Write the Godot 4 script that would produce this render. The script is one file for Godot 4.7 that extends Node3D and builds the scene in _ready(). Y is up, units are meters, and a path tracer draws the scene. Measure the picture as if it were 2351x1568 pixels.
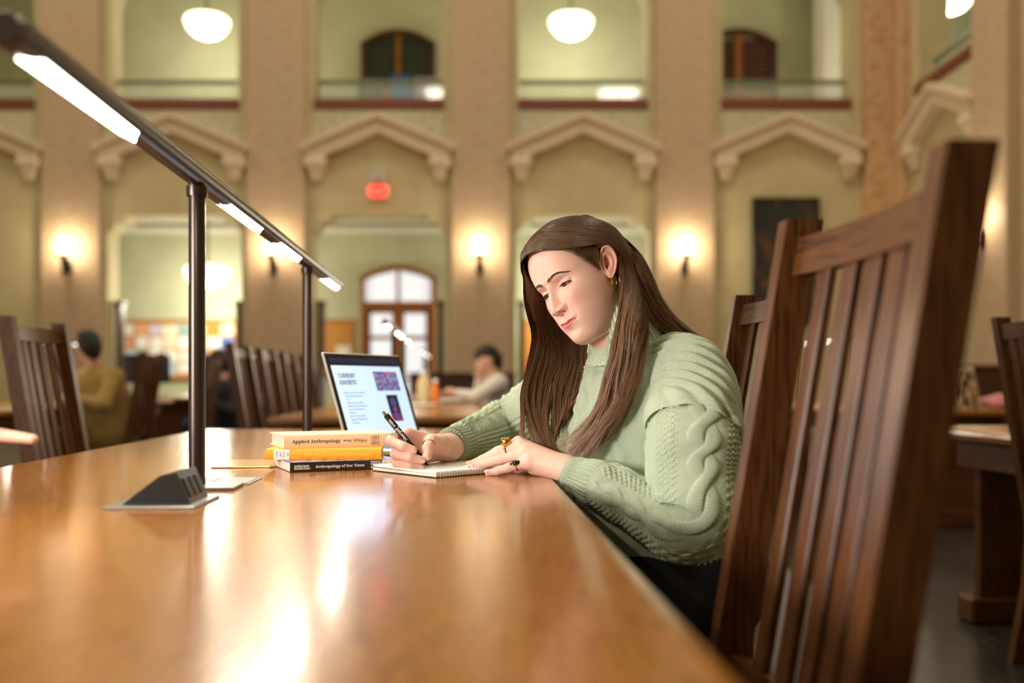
extends Node3D
# A reader writing at a long oak table in a library hall: y up, metres, the lens stands at x 0, z 0 and looks along -z.

const FOC := 2286.0      # focal length in picture points of the 2351 x 1568 frame (35 mm lens)
const HORIZON := 876.0
const EYE := 0.94
const TOP := 0.76        # height of the table tops
const WALL_Z := -18.7    # face of the far wall
const YAW := 0.0505      # the rows of tables stand a little askew to the wall
const LAMP_E := 0.42

func _ready() -> void:
	camera_and_light()
	materials()
	room()
	tables()
	unseen_left_lamp()
	chairs()
	desk_things()
	far_things()
	far_people()
	reader()

func camera_and_light() -> void:
	var cam := Camera3D.new()
	cam.name = "camera"
	var at_ := CameraAttributesPhysical.new()
	at_.frustum_focal_length = 35.0
	at_.frustum_focus_distance = 1.96
	at_.frustum_near = 0.05
	at_.frustum_far = 120.0
	at_.exposure_aperture = 1.8
	cam.attributes = at_
	cam.projection = Camera3D.PROJECTION_FRUSTUM
	cam.near = 0.05
	cam.far = 120.0
	cam.size = 1568.0 / FOC * 0.05
	cam.frustum_offset = Vector2(0, (HORIZON - 784.0) / FOC * 0.05)
	cam.position = Vector3(0, EYE, 0)
	add_child(cam)
	cam.current = true
	var w := WorldEnvironment.new()
	w.name = "environment"
	var e := Environment.new()
	e.background_mode = Environment.BG_COLOR
	e.background_color = Color(0.02, 0.02, 0.03)
	e.tonemap_mode = Environment.TONE_MAPPER_LINEAR
	e.tonemap_exposure = 1.0
	e.sdfgi_enabled = true
	e.ssao_enabled = true
	e.ssil_enabled = true
	w.environment = e
	add_child(w)

func omni(at_: Vector3, col: Color, energy: float, size: float) -> void:
	var l := OmniLight3D.new()
	l.name = "glow_light"
	l.position = at_
	l.light_color = col
	l.light_energy = energy
	l.light_size = size
	l.omni_range = 40.0
	l.omni_attenuation = 2.0
	l.shadow_enabled = true
	add_child(l, true)

func area(xf: Transform3D, size: Vector2, col: Color, energy: float) -> void:
	var l := AreaLight3D.new()
	l.name = "panel_light"
	l.transform = xf
	l.area_size = size
	l.light_color = col
	l.light_energy = energy
	l.area_range = 40.0
	l.area_attenuation = 2.0
	l.shadow_enabled = true
	add_child(l, true)

# ---------------------------------------------------------------- mesh builder
class MB:
	var v := PackedVector3Array()
	var n := PackedVector3Array()
	var uv := PackedVector2Array()
	var c := PackedColorArray()
	var ix := PackedInt32Array()
	var tint := Color.WHITE

	func vert(p: Vector3, nn: Vector3, t := Vector2.ZERO) -> int:
		v.append(p); n.append(nn); uv.append(t); c.append(tint)
		return v.size() - 1

	func tri(a: Vector3, b: Vector3, d: Vector3, nn: Vector3) -> void:
		var i := vert(a, nn); vert(b, nn); vert(d, nn)
		ix.append(i); ix.append(i + 1); ix.append(i + 2)

	func quad(a: Vector3, b: Vector3, d: Vector3, e: Vector3, nn: Vector3, su := 1.0, sv := 1.0) -> void:
		var i := vert(a, nn, Vector2(0, sv)); vert(b, nn, Vector2(su, sv)); vert(d, nn, Vector2(su, 0)); vert(e, nn, Vector2(0, 0))
		for k in [0, 1, 2, 0, 2, 3]: ix.append(i + k)

	# box with chamfered edges, given by centre, size and an optional turn
	func box(o: Vector3, s: Vector3, bev := 0.0, b := Basis.IDENTITY) -> MB:
		var h := s * 0.5
		bev = minf(bev, minf(h.x, minf(h.y, h.z)) * 0.9)
		var ax := [Vector3.RIGHT, Vector3.UP, Vector3.BACK]
		var corner := func(sx: float, sy: float, sz: float, face: int) -> Vector3:
			var q := Vector3(sx * h.x, sy * h.y, sz * h.z)
			var m := Vector3(sx, sy, sz) * bev
			m[face] = 0.0
			return o + b * (q - m)
		for f in 3:
			for sg in [-1.0, 1.0]:
				var nn: Vector3 = b * (ax[f] * sg)
				var u := (f + 1) % 3
				var w := (f + 2) % 3
				var q := []
				for k in [[-1, -1], [1, -1], [1, 1], [-1, 1]]:
					var sv := Vector3.ZERO
					sv[f] = sg; sv[u] = k[0]; sv[w] = k[1]
					q.append(corner.call(sv.x, sv.y, sv.z, f))
				quad(q[0], q[1], q[2], q[3], nn, s[u], s[w])
		if bev > 0.0:
			for f in 3:
				var u := (f + 1) % 3
				var w := (f + 2) % 3
				for a in [-1.0, 1.0]:
					for d in [-1.0, 1.0]:
						var p := []
						for e in [-1.0, 1.0]:
							var sv := Vector3.ZERO
							sv[f] = e; sv[u] = a; sv[w] = d
							p.append(corner.call(sv.x, sv.y, sv.z, u))
							p.append(corner.call(sv.x, sv.y, sv.z, w))
						var nn := Vector3.ZERO
						nn[u] = a; nn[w] = d
						quad(p[0], p[1], p[3], p[2], b * nn.normalized(), bev, s[f])
			for a in [-1.0, 1.0]:
				for d in [-1.0, 1.0]:
					for e in [-1.0, 1.0]:
						tri(corner.call(a, d, e, 0), corner.call(a, d, e, 1), corner.call(a, d, e, 2), b * Vector3(a, d, e).normalized())
		return self

	# tube along points; r is a number or a list of radii
	func tube(p: Array, r, sides := 8, caps := true, squash := 1.0) -> MB:
		var m := p.size()
		var up := Vector3.UP
		var t0: Vector3 = (p[1] - p[0]).normalized()
		if absf(t0.dot(up)) > 0.95: up = Vector3.RIGHT
		var base := v.size()
		var x: Vector3 = t0.cross(up).normalized()
		var along := 0.0
		for i in m:
			var t: Vector3 = (p[mini(i + 1, m - 1)] - p[maxi(i - 1, 0)]).normalized()
			x = (x - t * x.dot(t)).normalized()
			var y := t.cross(x)
			var rr: float = r[i] if r is Array or r is PackedFloat32Array else r
			if i > 0: along += p[i].distance_to(p[i - 1])
			for k in sides + 1:
				var a := TAU * k / sides
				var d := x * cos(a) + y * sin(a) * squash
				vert(p[i] + d * rr, (x * cos(a) * squash + y * sin(a)).normalized(), Vector2(float(k) / sides, along))
		for i in m - 1:
			for k in sides:
				var q := base + i * (sides + 1) + k
				for e in [q, q + 1, q + sides + 2, q, q + sides + 2, q + sides + 1]: ix.append(e)
		if caps:
			for e in [0, m - 1]:
				var nn: Vector3 = (p[0] - p[1]).normalized() if e == 0 else (p[m - 1] - p[m - 2]).normalized()
				var rr: float = r[e] if r is Array or r is PackedFloat32Array else r
				if rr < 1e-5: continue
				var cc := vert(p[e], nn)
				for k in sides:
					var a := vert(v[base + e * (sides + 1) + k], nn)
					var d := vert(v[base + e * (sides + 1) + k + 1], nn)
					ix.append(cc); ix.append(a); ix.append(d)
		return self

	# profile of (radius, height) turned about the y axis of xf
	func lathe(prof: Array, seg := 24, xf := Transform3D.IDENTITY, sharp := false) -> MB:
		var m := prof.size()
		if sharp:
			for i in m - 1: lathe([prof[i], prof[i + 1]], seg, xf)
			return self
		var base := v.size()
		for i in m:
			var d: Vector2 = (prof[mini(i + 1, m - 1)] - prof[maxi(i - 1, 0)]).normalized()
			for k in seg + 1:
				var a := TAU * k / seg
				var rd := Vector3(cos(a), 0, sin(a))
				vert(xf * (rd * prof[i].x + Vector3.UP * prof[i].y), (xf.basis * (rd * d.y - Vector3.UP * d.x)).normalized(), Vector2(float(k) / seg, prof[i].y))
		for i in m - 1:
			for k in seg:
				var q := base + i * (seg + 1) + k
				for e in [q, q + 1, q + seg + 2, q, q + seg + 2, q + seg + 1]: ix.append(e)
		return self

	# flat outline in the xy plane of xf, given thickness along its z (from 0 to -depth)
	func prism(poly: PackedVector2Array, depth: float, xf := Transform3D.IDENTITY) -> MB:
		var t := Geometry2D.triangulate_polygon(poly)
		for side in 2:
			var z := 0.0 if side == 0 else -depth
			var nn := (xf.basis * Vector3(0, 0, 1 if side == 0 else -1)).normalized()
			var base := v.size()
			for p in poly: vert(xf * Vector3(p.x, p.y, z), nn, p)
			for k in t: ix.append(base + k)
		var m := poly.size()
		var area := 0.0
		for i in m: area += poly[i].cross(poly[(i + 1) % m])
		var sgn := 1.0 if area > 0 else -1.0
		for i in m:
			var a := poly[i]
			var b := poly[(i + 1) % m]
			var e := (b - a).normalized()
			var nn := (xf.basis * Vector3(e.y, -e.x, 0)).normalized() * sgn
			quad(xf * Vector3(a.x, a.y, 0), xf * Vector3(b.x, b.y, 0), xf * Vector3(b.x, b.y, -depth), xf * Vector3(a.x, a.y, -depth), nn, a.distance_to(b), depth)
		return self

	# grid of points (rows of nu), smooth normals from its own slopes; flip turns them over
	func grid(p: PackedVector3Array, nu: int, nv: int, wrap: bool, flip := false, uvs := PackedVector2Array(), cols := PackedColorArray()) -> MB:
		var base := v.size()
		var sg := -1.0 if flip else 1.0
		for j in nv:
			for i in nu:
				var il := i - 1
				var ir := i + 1
				if wrap:
					if il < 0: il = nu - 2
					if ir > nu - 1: ir = 1
				else:
					il = maxi(il, 0); ir = mini(ir, nu - 1)
				var jd := maxi(j - 1, 0)
				var ju := mini(j + 1, nv - 1)
				var q := j * nu + i
				var nn := (p[j * nu + ir] - p[j * nu + il]).cross(p[ju * nu + i] - p[jd * nu + i])
				nn = nn.normalized() * sg if nn.length_squared() > 1e-20 else Vector3.UP
				v.append(p[q]); n.append(nn)
				uv.append(uvs[q] if uvs.size() else Vector2(float(i) / nu, float(j) / nv))
				c.append(cols[q] if cols.size() else tint)
		for j in nv - 1:
			for i in nu - 1:
				var q := base + j * nu + i
				for e in [q, q + 1, q + nu + 1, q, q + nu + 1, q + nu]: ix.append(e)
		return self

	func ball(o: Vector3, r: Vector3, b := Basis.IDENTITY, seg := 16, rings := 10) -> MB:
		var base := v.size()
		for j in rings + 1:
			var a := PI * j / rings
			for i in seg + 1:
				var t := TAU * i / seg
				var d := Vector3(sin(a) * cos(t), cos(a), sin(a) * sin(t))
				vert(o + b * (d * r), (b * (d / r)).normalized(), Vector2(float(i) / seg, float(j) / rings))
		for j in rings:
			for i in seg:
				var q := base + j * (seg + 1) + i
				for e in [q, q + 1, q + seg + 2, q, q + seg + 2, q + seg + 1]: ix.append(e)
		return self

	func done() -> ArrayMesh:
		# turn every triangle so that it agrees with its normals (front faces run clockwise)
		var m := ix.size()
		var i := 0
		while i < m:
			var a := ix[i]
			var b := ix[i + 1]
			var d := ix[i + 2]
			if (v[b] - v[a]).cross(v[d] - v[a]).dot(n[a] + n[b] + n[d]) > 0.0:
				ix[i + 1] = d; ix[i + 2] = b
			i += 3
		var arr := []
		arr.resize(Mesh.ARRAY_MAX)
		arr[Mesh.ARRAY_VERTEX] = v
		arr[Mesh.ARRAY_NORMAL] = n
		arr[Mesh.ARRAY_TEX_UV] = uv
		arr[Mesh.ARRAY_COLOR] = c
		arr[Mesh.ARRAY_INDEX] = ix
		var out := ArrayMesh.new()
		out.add_surface_from_arrays(Mesh.PRIMITIVE_TRIANGLES, arr)
		return out

# ---------------------------------------------------------------- naming
var taken := {}

func numbered(called: String) -> String:
	var k: int = taken.get(called, 0)
	taken[called] = k + 1
	return called if k == 0 else "%s_%03d" % [called, k]

func tag(o: Node3D, label: String, category: String, group := "") -> Node3D:
	o.set_meta("label", label)
	o.set_meta("category", category)
	if group != "": o.set_meta("group", group)
	return o

func thing(called: String, label: String, category: String, at_ := Vector3.ZERO, turn := 0.0, group := "") -> Node3D:
	var o := Node3D.new()
	o.name = numbered(called)
	add_child(o)
	o.position = at_
	o.rotation.y = turn
	return tag(o, label, category, group)

func setting(called: String) -> Node3D:
	var o := Node3D.new()
	o.name = called
	add_child(o)
	o.set_meta("kind", "structure")
	return o

func part(parent: Node3D, called: String, mesh: Mesh, m: Material, label := "") -> MeshInstance3D:
	var o := MeshInstance3D.new()
	o.name = numbered(called) if parent == self else called
	o.mesh = mesh
	o.material_override = m
	parent.add_child(o, true)
	if label != "": o.set_meta("label", label)
	return o

func copy_of(o: Node3D, label: String, group: String, at_: Vector3, turn: float) -> Node3D:
	var r: Node3D = o.duplicate()
	var stem := String(o.name)
	var re := RegEx.create_from_string("_\\d{3}$")
	r.name = numbered(re.sub(stem, ""))
	add_child(r)
	r.position = at_
	r.rotation.y = turn
	r.set_meta("label", label)
	if group != "": r.set_meta("group", group)
	return r

# ---------------------------------------------------------------- materials
var M := {}

func mat(key: String, col: Color, rough := 0.6, metal := 0.0) -> StandardMaterial3D:
	if M.has(key): return M[key]
	var m := StandardMaterial3D.new()
	m.resource_name = key
	m.albedo_color = col
	m.roughness = rough
	m.metallic = metal
	M[key] = m
	return m

func noise(freq: float, oct := 4, seed_ := 1, type := FastNoiseLite.TYPE_SIMPLEX_SMOOTH) -> FastNoiseLite:
	var f := FastNoiseLite.new()
	f.noise_type = type
	f.frequency = freq
	f.fractal_octaves = oct
	f.seed = seed_
	return f

func noise_tex(f: FastNoiseLite, size: int, stops: Array, seamless := true) -> NoiseTexture2D:
	var t := NoiseTexture2D.new()
	t.width = size
	t.height = size
	t.seamless = seamless
	t.noise = f
	if stops.size():
		var g := Gradient.new()
		var off := PackedFloat32Array()
		var cs := PackedColorArray()
		for s in stops:
			off.append(s[0]); cs.append(s[1])
		g.offsets = off
		g.colors = cs
		t.color_ramp = g
	return t

func glow(key: String, col: Color, energy: float) -> StandardMaterial3D:
	var m := mat(key, col, 0.5)
	m.emission_enabled = true
	m.emission = col
	m.emission_energy_multiplier = energy
	return m

func rgb(r: float, g: float, b: float) -> Color:
	return Color(r / 255.0, g / 255.0, b / 255.0)

# picture point (in the 2351 x 1568 frame) at a distance in front of the lens
func at(px: float, py: float, d: float) -> Vector3:
	return Vector3((px - 1175.5) / FOC * d, EYE - (py - HORIZON) / FOC * d, -d)

# ---------------------------------------------------------------- materials
func tri_mat(key: String, tex: Texture2D, scale: Vector3, rough: float, world := true) -> StandardMaterial3D:
	var m := mat(key, Color.WHITE, rough)
	m.albedo_texture = tex
	m.uv1_triplanar = true
	m.uv1_world_triplanar = world
	m.uv1_scale = scale
	m.uv1_triplanar_sharpness = 4.0
	return m

func materials() -> void:
	var plaster := noise_tex(noise(0.01, 4, 11), 512, [[0.0, rgb(194, 180, 138)], [1.0, rgb(206, 192, 150)]])
	tri_mat("plaster", plaster, Vector3.ONE * 0.35, 0.85)
	var gallery := noise_tex(noise(0.01, 3, 12), 256, [[0.0, rgb(186, 188, 154)], [1.0, rgb(200, 201, 168)]])
	tri_mat("gallery_plaster", gallery, Vector3.ONE * 0.3, 0.85)
	var stone := noise_tex(noise(0.012, 5, 5), 512, [[0.2, rgb(186, 152, 118)], [0.42, rgb(198, 170, 140)], [0.6, rgb(204, 180, 152)], [0.8, rgb(192, 164, 136)]])
	tri_mat("pink_stone", stone, Vector3(1.0, 1.5, 1.0), 0.7)
	var stone2 := noise_tex(noise(0.012, 5, 9), 512, [[0.2, rgb(190, 140, 90)], [0.5, rgb(206, 168, 122)], [0.8, rgb(200, 164, 124)]])
	tri_mat("amber_stone", stone2, Vector3(0.5, 0.7, 0.5), 0.7)
	var marble := noise_tex(noise(0.02, 5, 8), 512, [[0.25, rgb(168, 166, 140)], [0.5, rgb(206, 196, 164)], [0.75, rgb(190, 182, 152)]])
	tri_mat("pale_marble", marble, Vector3.ONE * 0.6, 0.5)
	mat("carved_stone", rgb(228, 208, 182), 0.8)
	mat("white_plaster", rgb(236, 232, 216), 0.8)
	var fl := noise_tex(noise(0.03, 4, 21), 512, [[0.2, rgb(44, 38, 34)], [0.8, rgb(66, 58, 52)]])
	var fm := tri_mat("dark_floor", fl, Vector3(2.0, 1.0, 0.25), 0.32)
	fm.metallic_specular = 0.4
	# oak: streaks along one axis of the thing itself
	var grain := noise_tex(noise(0.03, 5, 31), 512, [[0.15, rgb(50, 27, 11)], [0.45, rgb(86, 50, 22)], [0.7, rgb(104, 63, 30)], [0.9, rgb(72, 40, 17)]])
	for k in [["wood_x", Vector3(0.5, 9, 9)], ["wood_y", Vector3(9, 0.5, 9)], ["wood_z", Vector3(9, 9, 0.5)]]:
		var m := tri_mat(k[0], grain, k[1], 0.38, false)
		m.metallic_specular = 0.4
	var dark := noise_tex(noise(0.03, 5, 32), 256, [[0.15, rgb(56, 28, 14)], [0.8, rgb(98, 52, 26)]])
	tri_mat("dark_wood", dark, Vector3(6, 0.6, 6), 0.4)
	var warm := noise_tex(noise(0.03, 5, 33), 256, [[0.15, rgb(130, 74, 26)], [0.8, rgb(176, 108, 44)]])
	tri_mat("door_wood", warm, Vector3(5, 0.6, 5), 0.4)
	mat("beam_wood", rgb(122, 62, 34), 0.5)
	var oak := noise_tex(noise(0.035, 6, 41), 1024, [[0.1, rgb(110, 64, 12)], [0.4, rgb(150, 93, 22)], [0.65, rgb(166, 106, 28)], [0.95, rgb(128, 76, 15)]])
	var top := tri_mat("table_oak", oak, Vector3(4.0, 4.0, 0.35), 0.24, false)
	top.metallic_specular = 0.5
	top.clearcoat_enabled = true
	top.clearcoat = 0.35
	top.clearcoat_roughness = 0.1
	var rel := noise_tex(noise(0.05, 4, 42), 512, [])
	top.heightmap_enabled = true
	top.heightmap_texture = rel
	top.heightmap_scale = 0.02
	mat("bronze", rgb(72, 62, 56), 0.3, 0.75)
	mat("black_iron", rgb(30, 27, 24), 0.5, 0.4)
	mat("steel", rgb(160, 160, 158), 0.35, 0.9)
	mat("black_plastic", rgb(22, 21, 21), 0.35)
	mat("paper", rgb(240, 236, 228), 0.8)
	mat("handrail_green", rgb(120, 128, 100), 0.4, 0.5)
	var g := mat("clear_glass", Color(0.86, 0.95, 0.9, 0.18), 0.05)
	g.transparency = BaseMaterial3D.TRANSPARENCY_ALPHA
	var cork := noise_tex(noise(0.08, 4, 51), 256, [[0.2, rgb(186, 122, 52)], [0.8, rgb(214, 152, 78)]])
	tri_mat("cork", cork, Vector3.ONE * 2.0, 0.9)
	glow("lamp_lens", Color(1.0, 0.97, 0.92), 7.0)
	glow("bowl_glass", Color(1.0, 0.97, 0.86), 3.2)
	glow("sconce_glass", Color(1.0, 0.96, 0.86), 3.6)
	glow("lit_window", Color(0.93, 0.95, 1.0), 0.6)
	glow("exit_red", Color(1.0, 0.18, 0.14), 1.6)
	mat("dark_pane", rgb(46, 52, 44), 0.15)

# ---------------------------------------------------------------- the hall
const BAYS := [-10.17, -6.34, -2.5, 1.33, 5.15]
const PIERS := [-12.1, -8.25, -4.42, -0.58, 3.24]

func arch_head(x: float, half: float, base: float, top: float, r: float) -> PackedVector2Array:
	# opening outline from its left foot over the head to its right foot
	var p := PackedVector2Array([Vector2(x - half, base)])
	for k in 9:
		var a := PI - PI * 0.5 * k / 8.0
		p.append(Vector2(x - half + r + cos(a) * r, top - r + sin(a) * r))
	for k in 9:
		var a := PI * 0.5 - PI * 0.5 * k / 8.0
		p.append(Vector2(x + half - r + cos(a) * r, top - r + sin(a) * r))
	p.append(Vector2(x + half, base))
	return p

func shoulder_head(x: float, half: float) -> PackedVector2Array:
	# lower openings: flat head with stepped shoulders
	return PackedVector2Array([Vector2(x - half, 0), Vector2(x - half, 3.74), Vector2(x - half + 0.1, 3.8), Vector2(x - half + 0.13, 3.92), Vector2(x - half + 0.3, 3.95), Vector2(x - half + 0.36, 4.06),
		Vector2(x + half - 0.36, 4.06), Vector2(x + half - 0.3, 3.95), Vector2(x + half - 0.13, 3.92), Vector2(x + half - 0.1, 3.8), Vector2(x + half, 3.74), Vector2(x + half, 0)])

func bay_panel(w: Node3D, x: float, hole: PackedVector2Array, y0: float, y1: float, half: float, xf: Transform3D) -> void:
	var p := PackedVector2Array([Vector2(x - half, y0)])
	p.append_array(hole)
	p.append_array(PackedVector2Array([Vector2(x + half, y0), Vector2(x + half, y1), Vector2(x - half, y1)]))
	part(w, "wall_panel", MB.new().prism(p, 0.55, xf).done(), M.plaster)

var trims := 0
func hood(x: float, xf: Transform3D) -> void:
	trims += 1
	var t := setting("trim_%d" % trims)
	t.set_meta("label", "carved stone gabled hood on corbels over the bay")
	var f := xf * Transform3D(Basis.IDENTITY, Vector3(x, 0, 0))
	var band := PackedVector2Array([Vector2(-1.34, 5.08), Vector2(-1.34, 5.27), Vector2(0, 5.84), Vector2(1.34, 5.27), Vector2(1.34, 5.08), Vector2(0.98, 5.08), Vector2(0.98, 5.16), Vector2(0, 5.6), Vector2(-0.98, 5.16), Vector2(-0.98, 5.08)])
	part(t, "hood_band", MB.new().prism(band, 0.24, f * Transform3D(Basis.IDENTITY, Vector3(0, 0, 0.24))).done(), M.carved_stone)
	var cor := PackedVector2Array([Vector2(-1.42, 5.25), Vector2(-1.42, 5.33), Vector2(0, 5.93), Vector2(1.42, 5.33), Vector2(1.42, 5.25), Vector2(0, 5.84)])
	part(t, "cornice", MB.new().prism(cor, 0.34, f * Transform3D(Basis.IDENTITY, Vector3(0, 0, 0.34))).done(), M.carved_stone)
	for s in [-1.0, 1.0]:
		var m := MB.new()
		m.box(f * Vector3(s * 1.16, 5.02, 0.13), Vector3(0.4, 0.12, 0.26), 0.02, f.basis)
		m.box(f * Vector3(s * 1.15, 4.9, 0.1), Vector3(0.28, 0.14, 0.2), 0.03, f.basis)
		m.box(f * Vector3(s * 1.15, 4.78, 0.07), Vector3(0.22, 0.12, 0.14), 0.03, f.basis)
		part(t, "corbel", m.done(), M.carved_stone)
	var sp := PackedVector2Array([Vector2(-1.2, 5.44), Vector2(0, 5.94), Vector2(1.2, 5.44), Vector2(1.2, 6.02), Vector2(-1.2, 6.02)])
	part(t, "marble_spandrel", MB.new().prism(sp, 0.05, f * Transform3D(Basis.IDENTITY, Vector3(0, 0, 0.03))).done(), M.pale_marble)

func railing(x: float, xf: Transform3D, label: String) -> void:
	var t := thing("gallery_railing", label, "railing", xf * Vector3(x, 6.24, -0.3), 0.0, "glass railings of the upper gallery")
	var b := xf.basis
	part(t, "wooden_kerb", MB.new().box(b * Vector3(0, -0.09, 0.16), Vector3(2.44, 0.19, 0.4), 0.01, b).done(), M.beam_wood)
	part(t, "glass_panel", MB.new().box(b * Vector3(0, 0.2, 0), Vector3(2.34, 0.4, 0.012), 0.0, b).done(), M.clear_glass)
	part(t, "handrail", MB.new().box(b * Vector3(0, 0.41, 0), Vector3(2.38, 0.09, 0.05), 0.015, b).done(), M.handrail_green)

func sconce(p: Vector3, out: Vector3, label: String) -> void:
	var t := thing("wall_sconce", label, "wall lamp", p, 0.0, "wall sconces of the hall")
	var q := out * 0.24
	part(t, "backplate", MB.new().ball(out * 0.02 + Vector3(0, -0.36, 0), Vector3(0.07, 0.16, 0.03) if absf(out.z) > 0.5 else Vector3(0.03, 0.16, 0.07)).done(), M.black_iron)
	part(t, "arm", MB.new().tube([out * 0.02 + Vector3(0, -0.4, 0), out * 0.14 + Vector3(0, -0.46, 0), q + Vector3(0, -0.36, 0), q + Vector3(0, -0.2, 0)], [0.03, 0.028, 0.03, 0.045], 8).done(), M.black_iron)
	part(t, "finial", MB.new().lathe([Vector2(0.0, -0.62), Vector2(0.018, -0.55), Vector2(0.03, -0.42), Vector2(0.05, -0.26), Vector2(0.085, -0.17), Vector2(0.06, -0.15)], 16, Transform3D(Basis.IDENTITY, q)).done(), M.black_iron)
	part(t, "glass_shade", MB.new().lathe([Vector2(0.06, -0.16), Vector2(0.095, -0.1), Vector2(0.12, 0.0), Vector2(0.105, 0.09), Vector2(0.06, 0.17), Vector2(0.0, 0.2)], 20, Transform3D(Basis.IDENTITY, q)).done(), M.sconce_glass)
	omni(p + q, Color(1.0, 0.92, 0.76), 0.95, 0.1)

func bowl(p: Vector3, label: String, energy := 2.8) -> void:
	var t := thing("bowl_pendant", label, "ceiling lamp", p, 0.0, "glass bowl lamps of the galleries")
	part(t, "glass_bowl", MB.new().lathe([Vector2(0.0, -0.27), Vector2(0.14, -0.26), Vector2(0.29, -0.2), Vector2(0.4, -0.09), Vector2(0.46, 0.04), Vector2(0.46, 0.1), Vector2(0.42, 0.15), Vector2(0.3, 0.19), Vector2(0.0, 0.2)], 32).done(), M.bowl_glass)
	part(t, "rod", MB.new().tube([Vector3(0, 0.19, 0), Vector3(0, 1.3, 0)], 0.02, 8).done(), M.bronze)
	omni(p + Vector3(0, -0.42, 0), Color(1.0, 0.97, 0.9), energy, 0.35)

func room() -> void:
	var fl := setting("floor")
	part(fl, "floor_slab", MB.new().box(Vector3(-2.5, -0.1, -8), Vector3(23, 0.2, 32)).done(), M.dark_floor)
	var cl := setting("ceiling")
	part(cl, "ceiling_slab", MB.new().box(Vector3(-2.5, 12.1, -8), Vector3(23, 0.2, 32)).done(), M.white_plaster)
	var wl := setting("wall_left")
	part(wl, "wall_panel", MB.new().box(Vector3(-12.75, 6, -8), Vector3(0.3, 12, 32)).done(), M.plaster)
	var wf := setting("wall_front")
	part(wf, "wall_panel", MB.new().box(Vector3(-2.5, 6, 7.15), Vector3(23, 12, 0.3)).done(), M.plaster)
	var wb := setting("wall_back")
	var xf := Transform3D(Basis.IDENTITY, Vector3(0, 0, WALL_Z))
	for k in 5:
		var x: float = BAYS[k]
		var half := 1.92
		if k in [1, 2, 3]:
			bay_panel(wb, x, shoulder_head(x, 1.26), 0, 6.06, half, xf)
		else:
			part(wb, "wall_panel", MB.new().box(Vector3(x, 3.03, WALL_Z - 0.275), Vector3(half * 2, 6.06, 0.55)).done(), M.plaster)
		bay_panel(wb, x, arch_head(x, 1.2, 6.06, 8.62, 0.62), 6.06, 12, half, xf)
		hood(x, xf)
	for k in 5:
		railing(BAYS[k], xf, ["glass gallery railing at the far left edge", "glass gallery railing under the bowl lamp, upper left", "glass gallery railing in front of the dark arched window", "glass gallery railing above the reader's head", "glass gallery railing in front of the brown shuttered window"][k])
	for k in 5:
		var m := MB.new().box(Vector3(PIERS[k], 6, WALL_Z + 0.02), Vector3(1.1, 12, 0.2), 0.02)
		part(wb, "pilaster", m.done(), M.pink_stone)
		part(wb, "pilaster_base", MB.new().box(Vector3(PIERS[k], 0.5, WALL_Z + 0.06), Vector3(1.24, 1.0, 0.28), 0.02).done(), M.plaster)
	part(wb, "corner_pilaster", MB.new().box(Vector3(6.92, 6, WALL_Z + 0.1), Vector3(0.7, 12, 0.36), 0.03).done(), M.amber_stone)
	# right wall with one open bay in view
	var wr := setting("wall_right")
	var rx := Transform3D(Basis(Vector3.UP, -PI / 2), Vector3(7.25, 0, 0))
	bay_panel(wr, -16.62, arch_head(-16.62, 1.15, 6.06, 8.62, 0.62), 6.06, 12, 2.08, rx)
	part(wr, "wall_panel", MB.new().box(Vector3(7.53, 3.03, -16.62), Vector3(0.55, 6.06, 4.16)).done(), M.plaster)
	part(wr, "wall_panel", MB.new().box(Vector3(7.53, 6, -3.67), Vector3(0.55, 12, 21.74)).done(), M.plaster)
	part(wr, "corner_pilaster", MB.new().box(Vector3(7.2, 6, -18.35), Vector3(0.3, 12, 0.5), 0.03).done(), M.amber_stone)
	for z in [-14.75, -10.9]:
		part(wr, "pilaster", MB.new().box(Vector3(7.2, 6, z), Vector3(0.3, 12, 1.1), 0.02).done(), M.pink_stone)
	hood(-16.62, rx)
	railing(-16.62, rx, "glass gallery railing on the right hand wall")
	# passage and gallery behind the arcade
	var pb := setting("wall_passage")
	part(pb, "wall_panel", MB.new().box(Vector3(-2.5, 6, -22.65), Vector3(22, 12, 0.3)).done(), M.gallery_plaster)
	part(pb, "gallery_floor", MB.new().box(Vector3(-2.5, 5.95, -20.9), Vector3(22, 0.2, 3.2)).done(), M.white_plaster)
	part(pb, "end_wall", MB.new().box(Vector3(-13.2, 6, -20.9), Vector3(0.3, 12, 3.8)).done(), M.gallery_plaster)
	part(pb, "end_wall", MB.new().box(Vector3(7.65, 3, -20.9), Vector3(0.3, 6, 3.8)).done(), M.gallery_plaster)
	part(pb, "cornice", MB.new().box(Vector3(-2.5, 4.62, -22.42), Vector3(21, 0.22, 0.3), 0.04).done(), M.white_plaster)
	part(pb, "cornice", MB.new().box(Vector3(-2.5, 4.36, -22.46), Vector3(21, 0.15, 0.18), 0.03).done(), M.white_plaster)
	part(pb, "gallery_pier", MB.new().box(Vector3(7.0, 9, -21.8), Vector3(0.62, 6, 0.7), 0.05).done(), M.white_plaster)
	part(pb, "side_gallery_wall", MB.new().box(Vector3(11.0, 6, -16.5), Vector3(0.3, 12, 8)).done(), M.gallery_plaster)
	part(pb, "side_gallery_wall", MB.new().box(Vector3(9.3, 6, -12.5), Vector3(3.4, 12, 0.3)).done(), M.gallery_plaster)
	part(pb, "side_gallery_wall", MB.new().box(Vector3(9.3, 9, -22.65), Vector3(3.6, 6, 0.3)).done(), M.gallery_plaster)
	part(pb, "gallery_floor", MB.new().box(Vector3(9.3, 5.95, -17.0), Vector3(3.4, 0.2, 10)).done(), M.white_plaster)
	part(pb, "gallery_ceiling", MB.new().box(Vector3(-2.5, 9.9, -20.95), Vector3(22, 0.2, 3.2)).done(), M.white_plaster)
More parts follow.
